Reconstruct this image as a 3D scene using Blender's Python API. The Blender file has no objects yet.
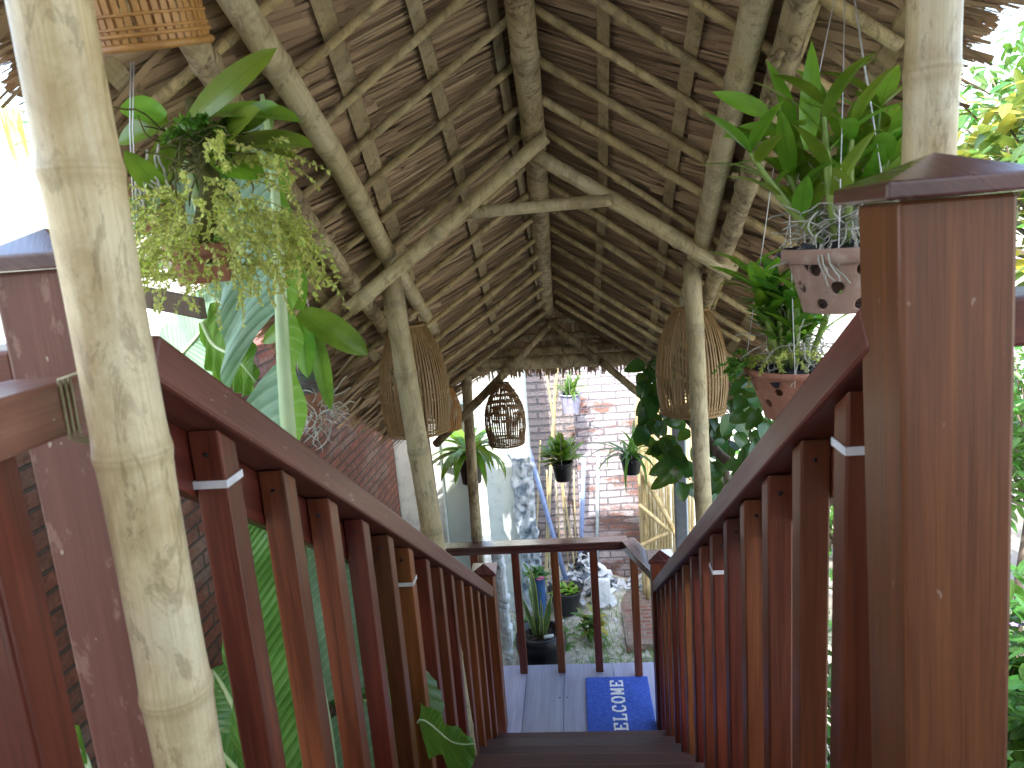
import bpy, math, random
from mathutils import Vector, Matrix
import numpy as np
random.seed(7)
C = bpy.data.collections.new('garden_stairway'); bpy.context.scene.collection.children.link(C)
sc = bpy.context.scene
R = math.radians
V = Vector

# ------------------------------------------------------------------ camera (X right, Y down the stairway, Z up, eye at the origin)
FPX = 720.0
def cam_ray(x, y): return np.array([x - 512., -(y - 384.), -FPX])
_d = cam_ray(788, 3950); _d /= np.linalg.norm(_d)
_r = cam_ray(592, 661); _F = _r - (_r @ _d) * _d; _F /= np.linalg.norm(_F)
_U = -_d; _X = np.cross(_F, _U)
MC = np.array([_X, _F, _U])
cam = bpy.data.cameras.new('camera'); co = bpy.data.objects.new('camera', cam); C.objects.link(co)
cam.sensor_width = 36.0; cam.lens = FPX / 1024 * 36.0; cam.clip_start = 0.02; cam.clip_end = 2000
m4 = Matrix.Identity(4)
for i in range(3):
    for j in range(3): m4[i][j] = MC[i][j]
co.matrix_world = m4
cam.dof.use_dof = True; cam.dof.focus_distance = 3.6; cam.dof.aperture_fstop = 9.0
sc.camera = co
def at(x, y, Y):
    r = MC @ cam_ray(x, y); return V(tuple(r * (Y / r[1])))
def on_roof(x, y, Cc=1.663):
    r = MC @ cam_ray(x, y); r = r / r[1]
    sg = -1 if r[0] * 2.5 < -.1 else 1
    Y = (Cc - sg * .07) / (r[2] + .49 + sg * .7 * r[0]); return V(tuple(r * Y))

# ------------------------------------------------------------------ light
SUN_EL, SUN_AZ = 53.0, 190.0        # azimuth of the sun, clockwise from +Y
w = bpy.data.worlds.new('World'); sc.world = w; w.use_nodes = True
nt = w.node_tree; bg = nt.nodes['Background']; sky = nt.nodes.new('ShaderNodeTexSky')
sky.sky_type = 'NISHITA'; sky.sun_disc = False; sky.sun_elevation = R(SUN_EL); sky.sun_rotation = R(SUN_AZ)
sky.air_density = 1.3; sky.dust_density = 3.5; sky.ozone_density = 1.0
nt.links.new(sky.outputs[0], bg.inputs[0]); bg.inputs[1].default_value = 0.15
sl = bpy.data.lights.new('sun', 'SUN'); sl.energy = 1.7; sl.angle = R(0.6); sl.color = (1, .95, .86)
so = bpy.data.objects.new('sun', sl); C.objects.link(so)
sd = V((math.sin(R(SUN_AZ)) * math.cos(R(SUN_EL)), math.cos(R(SUN_AZ)) * math.cos(R(SUN_EL)), math.sin(R(SUN_EL))))
so.rotation_euler = sd.to_track_quat('Z', 'Y').to_euler()
sc.view_settings.view_transform = 'Standard'; sc.view_settings.look = 'None'
sc.view_settings.exposure = 2.68; sc.view_settings.gamma = 1.0
sc.cycles.use_denoising = True
sc.cycles.max_bounces = 8; sc.cycles.diffuse_bounces = 5; sc.cycles.glossy_bounces = 3; sc.cycles.transmission_bounces = 4
sc.cycles.sample_clamp_indirect = 6.0

# ------------------------------------------------------------------ materials
def new_mat(name):
    m = bpy.data.materials.new(name); m.use_nodes = True
    n = m.node_tree; return m, n, n.nodes['Principled BSDF']
def N(n, t, **k):
    x = n.nodes.new(t)
    for a, b in k.items(): setattr(x, a, b)
    return x
def L(n, a, b): n.links.new(a, b)
def ramp(n, fac, stops, interp='LINEAR'):
    r = N(n, 'ShaderNodeValToRGB'); r.color_ramp.interpolation = interp
    e = r.color_ramp.elements
    while len(e) < len(stops): e.new(0.5)
    for el, (p, c) in zip(e, stops): el.position = p; el.color = (*c, 1)
    L(n, fac, r.inputs[0]); return r.outputs[0]
def mapping(n, src, scale, loc=(0, 0, 0), rot=(0, 0, 0)):
    mp = N(n, 'ShaderNodeMapping'); mp.inputs['Scale'].default_value = scale; mp.inputs['Location'].default_value = loc
    mp.inputs['Rotation'].default_value = rot
    L(n, src, mp.inputs[0]); return mp.outputs[0]
def noise(n, vec, scale, detail=4, rough=.6, dist=0.):
    t = N(n, 'ShaderNodeTexNoise'); t.inputs['Scale'].default_value = scale; t.inputs['Detail'].default_value = detail
    t.inputs['Roughness'].default_value = rough; t.inputs['Distortion'].default_value = dist
    if vec: L(n, vec, t.inputs[0])
    return t.outputs[0]
def mix(n, fac, a, b, mode='MIX'):
    x = N(n, 'ShaderNodeMix', data_type='RGBA', blend_type=mode)
    for s, v in ((0, fac), (6, a), (7, b)):
        if hasattr(v, 'is_linked') or isinstance(v, bpy.types.NodeSocket): L(n, v, x.inputs[s])
        else: x.inputs[s].default_value = v if s == 0 else (*v, 1)
    return x.outputs[2]
def math_(n, op, a, b=0.):
    x = N(n, 'ShaderNodeMath', operation=op)
    for i, v in enumerate((a, b)):
        if isinstance(v, bpy.types.NodeSocket): L(n, v, x.inputs[i])
        else: x.inputs[i].default_value = v
    return x.outputs[0]
def bump(n, bs, h, strength=.4, dist=.005):
    b = N(n, 'ShaderNodeBump'); b.inputs['Strength'].default_value = strength; b.inputs['Distance'].default_value = dist
    L(n, h, b.inputs['Height']); L(n, b.outputs[0], bs.inputs['Normal'])
def uvsrc(n): return N(n, 'ShaderNodeTexCoord').outputs['UV']
def objsrc(n): return N(n, 'ShaderNodeTexCoord').outputs['Object']
def add_random(n, vec, amt=13.):
    oi = N(n, 'ShaderNodeObjectInfo'); c = N(n, 'ShaderNodeCombineXYZ'); v = math_(n, 'MULTIPLY', oi.outputs['Random'], amt)
    L(n, v, c.inputs[0]); L(n, v, c.inputs[1])
    a = N(n, 'ShaderNodeVectorMath', operation='ADD'); L(n, vec, a.inputs[0]); L(n, c.outputs[0], a.inputs[1]); return a.outputs[0], oi.outputs['Random']

def wood_mat(name, dark, mid, light, rough=.38, coat=.25, wear=.0, wearcol=(.35, .22, .17)):
    m, n, b = new_mat(name)
    uv, rnd = add_random(n, uvsrc(n))
    g = noise(n, mapping(n, uv, (28, 1.2, 1)), 1.6, 6, .62, .5)
    g2 = noise(n, mapping(n, uv, (160, 3.5, 1)), 1.2, 3, .6)
    col = ramp(n, g, [(.28, dark), (.5, mid), (.74, light)])
    col = mix(n, .35, col, ramp(n, g2, [(.3, dark), (.7, light)]), 'MIX')
    lo = noise(n, mapping(n, uv, (9, .5, 1)), 1.0, 3, .5); col = mix(n, math_(n, 'MULTIPLY', ramp(n, lo, [(.42, (0, 0, 0)), (.62, (1, 1, 1))]), .5), col, dark)
    hs = N(n, 'ShaderNodeHueSaturation'); L(n, col, hs.inputs['Color'])
    v = math_(n, 'ADD', math_(n, 'MULTIPLY', rnd, .55), .72); L(n, v, hs.inputs['Value'])
    h = math_(n, 'ADD', math_(n, 'MULTIPLY', rnd, .03), .485); L(n, h, hs.inputs['Hue'])
    col = hs.outputs[0]
    if wear > 0:
        wn = noise(n, mapping(n, uv, (14, 5, 1)), 2.2, 5, .7)
        f = ramp(n, wn, [(.70 - wear * .12, (0, 0, 0)), (.74 - wear * .1, (1, 1, 1))])
        col = mix(n, math_(n, 'MULTIPLY', f, .55), col, wearcol)
        sp = noise(n, mapping(n, uv, (42, 22, 1)), 1.4, 2, .5)
        f2 = ramp(n, sp, [(.73, (0, 0, 0)), (.755, (1, 1, 1))])
        col = mix(n, math_(n, 'MULTIPLY', f2, .7 if wear > .5 else .25), col, (.62, .52, .45))
    L(n, col, b.inputs['Base Color'])
    rr = ramp(n, g, [(.2, (rough - .08,) * 3), (.8, (rough + .17,) * 3)]); L(n, rr, b.inputs['Roughness'])
    b.inputs['Coat Weight'].default_value = coat; b.inputs['Coat Roughness'].default_value = .16
    bump(n, b, g2, .25, .002)
    return m
def bamboo_mat(name, cols, stain, ringc, rough=.42, blotch=.5, knots=0.):
    m, n, b = new_mat(name)
    uv = uvsrc(n); ob, rnd = add_random(n, objsrc(n))
    fib = noise(n, mapping(n, uv, (40, 1.1, 1)), 1.5, 4, .6)
    blo = noise(n, mapping(n, ob, (1, 1, .6)), 11, 6, .72, .9)
    mold = noise(n, mapping(n, ob, (1, 1, .35)), 26, 5, .75, 1.2)
    col = ramp(n, noise(n, ob, 3.2, 3, .5), [(.3, cols[0]), (.5, cols[1]), (.7, cols[2])])
    col = mix(n, .3, col, ramp(n, fib, [(.3, stain), (.6, cols[2])]), 'MIX')
    f = ramp(n, blo, [(.46, (0, 0, 0)), (.62, (1, 1, 1))]); col = mix(n, math_(n, 'MULTIPLY', f, blotch), col, stain)
    f = ramp(n, mold, [(.55, (0, 0, 0)), (.61, (1, 1, 1))]); col = mix(n, math_(n, 'MULTIPLY', f, blotch * .85), col, tuple(c * .5 for c in stain))
    scr = noise(n, mapping(n, uv, (9, 7, 1)), 3.0, 4, .8, 2.5); f = ramp(n, scr, [(.63, (0, 0, 0)), (.66, (1, 1, 1))]); col = mix(n, math_(n, 'MULTIPLY', f, blotch * .7), col, tuple(c * .4 for c in stain))
    sx = N(n, 'ShaderNodeSeparateXYZ'); L(n, uv, sx.inputs[0])
    fr = math_(n, 'FRACT', sx.outputs[1]); dd = math_(n, 'ABSOLUTE', math_(n, 'SUBTRACT', fr, .5)); ring = ramp(n, dd, [(.44, (0, 0, 0)), (.475, (.8, .8, .8)), (.492, (.3, .3, .3)), (.497, (1, 1, 1))])
    col = mix(n, math_(n, 'MULTIPLY', ring, .55), col, ringc)
    hs = N(n, 'ShaderNodeHueSaturation'); L(n, col, hs.inputs['Color']); L(n, math_(n, 'ADD', math_(n, 'MULTIPLY', rnd, .4), .8), hs.inputs['Value'])
    L(n, hs.outputs[0], b.inputs['Base Color']); b.inputs['Roughness'].default_value = rough
    h = math_(n, 'ADD', math_(n, 'MULTIPLY', fib, .5), mold); bump(n, b, h, .3, .003)
    return m
def leaf_mat(name, base, light, rib, trans=.3, rough=.32, veins=0., tint=None, ribw=.03, edge=None, backc=None):
    m, n, b = new_mat(name)
    uv = uvsrc(n); ob = objsrc(n)
    col = ramp(n, noise(n, ob, 14, 3, .6), [(.3, base), (.7, light)])
    sx = N(n, 'ShaderNodeSeparateXYZ'); L(n, uv, sx.inputs[0])
    fl = math_(n, 'FLOOR', sx.outputs[1])                      # each leaf gets its own integer v offset
    wn = N(n, 'ShaderNodeTexWhiteNoise', noise_dimensions='1D'); L(n, fl, wn.inputs['W'])
    hs = N(n, 'ShaderNodeHueSaturation'); L(n, col, hs.inputs['Color'])
    L(n, math_(n, 'ADD', math_(n, 'MULTIPLY', wn.outputs[0], .7), .65), hs.inputs['Value'])
    L(n, math_(n, 'ADD', math_(n, 'MULTIPLY', wn.outputs[0], .04), .48), hs.inputs['Hue'])
    col = hs.outputs[0]
    if tint:
        wn2 = N(n, 'ShaderNodeTexWhiteNoise', noise_dimensions='1D'); L(n, math_(n, 'ADD', fl, 71.3), wn2.inputs['W'])
        f = ramp(n, wn2.outputs[0], [(.68, (0, 0, 0)), (.85, (1, 1, 1))]); col = mix(n, math_(n, 'MULTIPLY', f, .8), col, tint)
    au = math_(n, 'ABSOLUTE', math_(n, 'SUBTRACT', sx.outputs[0], .5))
    if veins:
        fr = math_(n, 'FRACT', sx.outputs[1])
        wv = N(n, 'ShaderNodeMath', operation='SINE'); L(n, math_(n, 'MULTIPLY', math_(n, 'ADD', fr, math_(n, 'MULTIPLY', au, -.10)), veins), wv.inputs[0])
        vf = ramp(n, wv.outputs[0], [(.55, (0, 0, 0)), (.98, (1, 1, 1))]); col = mix(n, math_(n, 'MULTIPLY', vf, .35), col, rib)
        bump(n, b, wv.outputs[0], .35, .002)
    rf = ramp(n, au, [(ribw * .5, (1, 1, 1)), (ribw, (0, 0, 0))]); col = mix(n, math_(n, 'MULTIPLY', rf, .85), col, rib)
    if edge:
        ef = ramp(n, au, [(.40, (0, 0, 0)), (.43, (1, 1, 1))]); col = mix(n, ef, col, edge)
    if backc:
        ge = N(n, 'ShaderNodeNewGeometry'); col = mix(n, ge.outputs['Backfacing'], col, backc)
    L(n, col, b.inputs['Base Color']); b.inputs['Roughness'].default_value = rough
    if trans > 0:
        out = n.nodes['Material Output']; tr = N(n, 'ShaderNodeBsdfTranslucent'); ms = N(n, 'ShaderNodeMixShader')
        bc = N(n, 'ShaderNodeBrightContrast'); L(n, col, bc.inputs[0]); bc.inputs[1].default_value = .03
        tc = mix(n, .5, col, (.35, .6, .05), 'MIX') if not tint else mix(n, .4, col, (.6, .6, .08), 'MIX')
        L(n, tc, tr.inputs[0]); ms.inputs[0].default_value = trans
        L(n, b.outputs[0], ms.inputs[1]); L(n, tr.outputs[0], ms.inputs[2]); L(n, ms.outputs[0], out.inputs[0])
    return m
def noise_mat(name, stops, scale=8, rough=.8, bumps=.4, detail=6, bdist=.01, map_=(1, 1, 1), metallic=0., fine=None):
    m, n, b = new_mat(name); ob = mapping(n, objsrc(n), map_)
    t = noise(n, ob, scale, detail, .65, .3); col = ramp(n, t, stops)
    if fine:
        f = noise(n, ob, fine[0], 3, .7); col = mix(n, math_(n, 'MULTIPLY', ramp(n, f, [(.5, (0, 0, 0)), (.66, (1, 1, 1))]), fine[2]), col, fine[1])
    L(n, col, b.inputs['Base Color']); b.inputs['Roughness'].default_value = rough; b.inputs['Metallic'].default_value = metallic
    if bumps: bump(n, b, t, bumps, bdist)
    return m
def brick_mat(name, c1, c2, mortar, wash, wash_amt, scale=1., bw=.22, bh=.07, axis='Y', wash_lo=.42, msize=.012):
    m, n, b = new_mat(name); ob = objsrc(n)
    if axis == 'X': vec = mapping(n, ob, (1, 1, 1), rot=(R(90), 0, 0))        # wall lying along X: u = x, v = z
    elif axis == 'Y': vec = mapping(n, ob, (1, 1, 1), rot=(R(90), 0, R(90)))
    else: vec = ob
    sx = N(n, 'ShaderNodeSeparateXYZ'); L(n, ob, sx.inputs[0]); cx = N(n, 'ShaderNodeCombineXYZ')
    L(n, sx.outputs[{'X': 0, 'Y': 1, 'Z': 0}[axis]], cx.inputs[0]); L(n, sx.outputs[{'X': 2, 'Y': 2, 'Z': 1}[axis]], cx.inputs[1])
    wob = N(n, 'ShaderNodeVectorMath', operation='ADD'); nn = N(n, 'ShaderNodeTexNoise'); nn.inputs['Scale'].default_value = 5; L(n, ob, nn.inputs[0])
    sc_ = N(n, 'ShaderNodeVectorMath', operation='SCALE'); L(n, nn.outputs['Color'], sc_.inputs[0]); sc_.inputs['Scale'].default_value = .02
    L(n, cx.outputs[0], wob.inputs[0]); L(n, sc_.outputs[0], wob.inputs[1])
    br = N(n, 'ShaderNodeTexBrick'); L(n, wob.outputs[0], br.inputs[0])
    br.inputs['Color1'].default_value = (*c1, 1); br.inputs['Color2'].default_value = (*c2, 1); br.inputs['Mortar'].default_value = (*mortar, 1)
    br.inputs['Scale'].default_value = scale; br.inputs['Mortar Size'].default_value = msize; br.inputs['Brick Width'].default_value = bw; br.inputs['Row Height'].default_value = bh
    br.inputs['Mortar Smooth'].default_value = .3; br.inputs['Bias'].default_value = -.1
    g = noise(n, ob, 22, 6, .7); col = mix(n, .35, br.outputs[0], ramp(n, g, [(.3, (.05, .04, .04)), (.7, (.6, .45, .38))]), 'OVERLAY')
    wn = noise(n, mapping(n, ob, (.8, .8, 2.0)), 2.2, 5, .65, .4)
    f = ramp(n, wn, [(wash_lo, (0, 0, 0)), (wash_lo + .08, (1, 1, 1))]); col = mix(n, math_(n, 'MULTIPLY', f, wash_amt), col, wash)
    col = mix(n, math_(n, 'MULTIPLY', br.outputs['Fac'], .85), col, mortar)
    gg = noise(n, ob, 60, 5, .75); col = mix(n, .3, col, ramp(n, gg, [(.35, (.08, .06, .05)), (.65, (.8, .7, .62))]), 'OVERLAY')
    L(n, col, b.inputs['Base Color']); b.inputs['Roughness'].default_value = .9
    h = math_(n, 'ADD', math_(n, 'MULTIPLY', br.outputs['Fac'], -1.2), math_(n, 'MULTIPLY', g, .8)); bump(n, b, h, 1., .02)
    return m
def flat(name, c, rough=.6, metallic=0., spec=.5):
    m, n, b = new_mat(name); ob = objsrc(n); t = noise(n, ob, 30, 4, .6)
    col = ramp(n, t, [(.3, tuple(x * .8 for x in c)), (.7, tuple(min(1, x * 1.15) for x in c))])
    L(n, col, b.inputs['Base Color']); b.inputs['Roughness'].default_value = rough; b.inputs['Metallic'].default_value = metallic
    b.inputs['Specular IOR Level'].default_value = spec; return m

M = {}
M['rail'] = wood_mat('red_hardwood', (.05, .010, .004), (.15, .033, .012), (.27, .068, .024), .42, .16)
M['newel'] = wood_mat('newel_hardwood', (.055, .014, .007), (.125, .032, .013), (.22, .058, .021), .40, .22, .25, (.30, .12, .05))
M['railright'] = wood_mat('lit_tone_handrail', (.09, .025, .014), (.20, .06, .032), (.30, .105, .06), .42, .2)  # lighter wood colour paints in the light caught by the rail's inner face
M['railtop'] = wood_mat('polished_hardwood', (.05, .016, .014), (.10, .034, .03), (.17, .06, .055), .22, 1.)
M['worn'] = wood_mat('worn_hardwood', (.11, .036, .025), (.20, .074, .052), (.29, .125, .095), .5, .12, 1.)
M['railworn'] = wood_mat('worn_handrail', (.09, .028, .017), (.19, .062, .040), (.29, .125, .09), .45, .15, .7)
M['deck'] = wood_mat('grey_board', (.19, .22, .34), (.28, .32, .47), (.38, .42, .57), .5, .1)
M['tread'] = wood_mat('tread_board', (.025, .009, .007), (.065, .022, .018), (.11, .04, .033), .5, .1)
M['post'] = bamboo_mat('pale_bamboo', ((.46, .35, .16), (.60, .49, .28), (.66, .60, .44)), (.30, .19, .07), (.34, .25, .12), .38, .5)
M['postg'] = bamboo_mat('weathered_bamboo', ((.38, .30, .14), (.52, .44, .25), (.60, .53, .36)), (.18, .12, .05), (.22, .19, .12), .5, .5)
M['lath'] = bamboo_mat('roof_bamboo', ((.38, .28, .12), (.52, .40, .19), (.60, .50, .29)), (.19, .13, .06), (.20, .15, .09), .55, .55)
M['beam'] = bamboo_mat('beam_bamboo', ((.34, .26, .13), (.44, .35, .20), (.53, .45, .29)), (.15, .10, .05), (.13, .10, .06), .6, .9)
M['batten'] = bamboo_mat('split_cane', ((.29, .21, .11), (.39, .30, .16), (.45, .36, .21)), (.15, .10, .05), (.5, .42, .28), .6, .6)
M['fence'] = bamboo_mat('yellow_bamboo', ((.36, .30, .14), (.48, .41, .22), (.54, .49, .32)), (.3, .2, .08), (.3, .22, .1), .5, .3)
def thatch_mat():
    m, n, b = new_mat('dry_palm_thatch'); uv = uvsrc(n); ob = objsrc(n)
    sx = N(n, 'ShaderNodeSeparateXYZ'); L(n, uv, sx.inputs[0])
    wn = N(n, 'ShaderNodeTexWhiteNoise', noise_dimensions='1D'); L(n, math_(n, 'FLOOR', sx.outputs[1]), wn.inputs['W'])
    col = ramp(n, wn.outputs[0], [(0., (.22, .135, .075)), (.3, (.36, .235, .135)), (.6, (.46, .315, .185)), (.85, (.56, .40, .24)), (1., (.70, .54, .34))])
    big = noise(n, ob, 2.3, 3, .6); col = mix(n, math_(n, 'MULTIPLY', ramp(n, big, [(.45, (0, 0, 0)), (.7, (1, 1, 1))]), .3), col, (.34, .18, .12))
    fib = noise(n, mapping(n, uv, (60, 2, 1)), 1, 3, .6); col = mix(n, .35, col, ramp(n, fib, [(.3, (.14, .09, .055)), (.7, (.42, .31, .2))]), 'MIX')
    L(n, col, b.inputs['Base Color']); b.inputs['Roughness'].default_value = .75; bump(n, b, fib, .3, .001); return m
M['thatch'] = thatch_mat()
M['thatchbase'] = noise_mat('thatch_mass', [(.3, (.09, .055, .035)), (.7, (.2, .135, .085))], 18, .95, .8, map_=(1, 3, 3))
M['rattan'] = noise_mat('honey_rattan', [(.3, (.28, .13, .035)), (.7, (.46, .24, .07))], 20, .45, .1)
M['rattang'] = noise_mat('aged_rattan', [(.3, (.20, .12, .045)), (.7, (.34, .21, .09))], 20, .55, .1)
M['rattand'] = noise_mat('dark_rattan', [(.3, (.14, .07, .03)), (.7, (.26, .14, .06))], 20, .55, .1)
M['terra'] = noise_mat('terracotta', [(.3, (.30, .125, .08)), (.7, (.42, .19, .125))], 9, .8, .15, fine=(40, (.5, .33, .26), .35))
M['terrag'] = noise_mat('mineral_stained_terracotta', [(.3, (.31, .19, .15)), (.7, (.42, .28, .23))], 7, .85, .15, fine=(24, (.5, .43, .38), .5))
M['black'] = flat('black_plastic', (.012, .013, .018), .35)
M['lavpot'] = flat('lavender_plastic', (.30, .30, .45), .5)
M['soil'] = noise_mat('dark_soil', [(.3, (.012, .009, .008)), (.7, (.05, .04, .03))], 60, .95, 1.)
M['char'] = noise_mat('charcoal_chunks', [(.3, (.008, .008, .011)), (.7, (.035, .036, .05))], 40, .5, .6)
M['wire'] = flat('silver_wire', (.6, .6, .62), .35, .6)
M['root'] = noise_mat('orchid_roots', [(.3, (.25, .25, .22)), (.7, (.6, .58, .5))], 50, .7, .2)
M['moss'] = noise_mat('moss_fibre', [(.3, (.05, .06, .015)), (.7, (.18, .17, .05))], 60, .9, .5)
M['purple'] = flat('purple_cord', (.16, .06, .28), .7)
M['tie'] = flat('white_cable_tie', (.75, .75, .8), .4)
M['twine'] = flat('yellow_twine', (.5, .46, .28), .8)
M['screw'] = flat('dark_screw_head', (.012, .008, .01), .4)
M['orch'] = leaf_mat('orchid_leaf', (.09, .24, .018), (.21, .42, .04), (.07, .2, .03), .3, .3, ribw=.02, tint=(.2, .3, .03))
M['orchd'] = leaf_mat('orchid_leaf_dark', (.035, .12, .015), (.08, .21, .03), (.12, .25, .1), .22, .22, ribw=.02)
M['orchl'] = leaf_mat('orchid_leaf_fresh', (.13, .32, .02), (.26, .5, .045), (.12, .3, .04), .35, .33, ribw=.02)
M['cane'] = noise_mat('orchid_cane', [(.3, (.14, .24, .04)), (.7, (.32, .42, .12))], 20, .45, .1)
M['creep'] = leaf_mat('creeper_leaf', (.52, .64, .12), (.78, .84, .34), (.7, .78, .3), .55, .5, tint=(.8, .76, .28))
M['creepd'] = leaf_mat('creeper_leaf_green', (.05, .16, .02), (.12, .3, .04), (.1, .3, .05), .35, .4)
M['stemy'] = flat('creeper_stem', (.35, .36, .12), .6)
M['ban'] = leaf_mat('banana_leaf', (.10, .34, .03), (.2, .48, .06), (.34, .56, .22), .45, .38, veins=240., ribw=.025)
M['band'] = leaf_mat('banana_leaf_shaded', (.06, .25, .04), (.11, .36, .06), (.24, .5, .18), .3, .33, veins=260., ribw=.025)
M['banw'] = leaf_mat('banana_leaf_underside', (.27, .50, .38), (.42, .66, .52), (.6, .78, .6), .4, .5, veins=240., ribw=.02)
M['banrib'] = noise_mat('banana_midrib', [(.3, (.34, .52, .22)), (.7, (.62, .74, .5))], 7, .4, .05, map_=(1, 1, .3))
M['vine'] = leaf_mat('vine_leaf', (.012, .055, .014), (.03, .11, .022), (.06, .16, .05), .18, .25, ribw=.03)
M['bark'] = noise_mat('bark', [(.3, (.08, .06, .045)), (.7, (.24, .19, .15))], 14, .9, .7, map_=(1, 1, .3))
M['shrub'] = leaf_mat('shrub_leaf', (.035, .12, .025), (.10, .24, .05), (.2, .32, .1), .35, .3, tint=(.42, .34, .05), ribw=.04)
M['shrubg'] = leaf_mat('green_shrub_leaf', (.03, .10, .02), (.07, .2, .04), (.12, .26, .08), .3, .35, ribw=.04)
M['snake'] = leaf_mat('snake_leaf', (.05, .12, .05), (.13, .25, .12), (.06, .14, .06), .1, .35, ribw=.01, edge=(.55, .55, .12))
M['spider'] = leaf_mat('strap_leaf', (.05, .16, .02), (.14, .32, .05), (.3, .45, .15), .3, .35, ribw=.1)
M['grass'] = leaf_mat('grass_blade', (.06, .15, .03), (.14, .26, .06), (.1, .2, .05), .3, .5)
M['flower'] = flat('pink_petals', (.6, .12, .3), .6)
M['flowerp'] = flat('mauve_petals', (.4, .22, .6), .6)
M['brickl'] = brick_mat('old_red_brick', (.30, .12, .085), (.20, .10, .085), (.10, .075, .065), (.30, .25, .22), .5, bw=.19, bh=.055, axis='Y', wash_lo=.52, msize=.006)
M['brickf'] = brick_mat('whitewashed_brick', (.29, .175, .165), (.26, .175, .17), (.16, .16, .2), (.46, .45, .52), .95, bw=.24, bh=.066, axis='X', wash_lo=.43, msize=.008)
M['brickg'] = brick_mat('shade_toned_brick', (.26, .17, .14), (.2, .16, .15), (.14, .14, .16), (.33, .33, .37), .7, bw=.24, bh=.07, axis='X', wash_lo=.40)  # darker grey tint paints shade into the set-back brick
M['pave'] = brick_mat('brick_paving', (.24, .12, .09), (.17, .09, .07), (.2, .17, .15), (.24, .21, .18), .7, bw=.15, bh=.06, axis='Z', wash_lo=.47)
M['plaster'] = noise_mat('pale_plaster', [(.25, (.50, .56, .55)), (.6, (.66, .71, .69)), (.8, (.74, .76, .74))], 2.5, .85, .2, fine=(9, (.32, .36, .38), .45))
M['plasterg'] = noise_mat('grey_plaster', [(.3, (.36, .42, .39)), (.7, (.46, .52, .49))], 3, .85, .2)
M['stone'] = noise_mat('blue_grey_stone', [(.38, (.14, .19, .26)), (.46, (.34, .41, .5)), (.52, (.55, .61, .68))], 13, .7, .6)
M['rough'] = noise_mat('white_rubble_stone', [(.3, (.42, .47, .52)), (.55, (.62, .66, .7)), (.75, (.74, .76, .78))], 14, .8, .7, fine=(22, (.25, .3, .36), .5))
M['ground'] = noise_mat('sandy_ground', [(.3, (.26, .25, .19)), (.55, (.42, .41, .35)), (.75, (.52, .51, .46))], 7, .95, .7, fine=(26, (.14, .14, .1), .5), bdist=.03)
M['path'] = noise_mat('path_concrete', [(.3, (.2, .19, .17)), (.7, (.30, .28, .26))], 6, .9, .3)
M['mat'] = noise_mat('blue_mat_pile', [(.35, (.02, .06, .38)), (.65, (.07, .17, .7))], 110, .95, 1., bdist=.004)
M['letters'] = flat('white_print', (.85, .88, .92), .9)
M['pvc'] = flat('blue_pipe', (.22, .3, .55), .4)
M['greypost'] = flat('grey_timber', (.16, .17, .19), .7)
M['steel'] = flat('pale_steel_tube', (.42, .5, .55), .4)
M['housewall'] = noise_mat('house_plaster', [(.3, (.66, .62, .54)), (.7, (.74, .7, .62))], 3, .9, .2)
M['tin'] = noise_mat('pale_sheet_roof', [(.3, (.6, .6, .62)), (.7, (.72, .72, .74))], 3, .6, .1)

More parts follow.
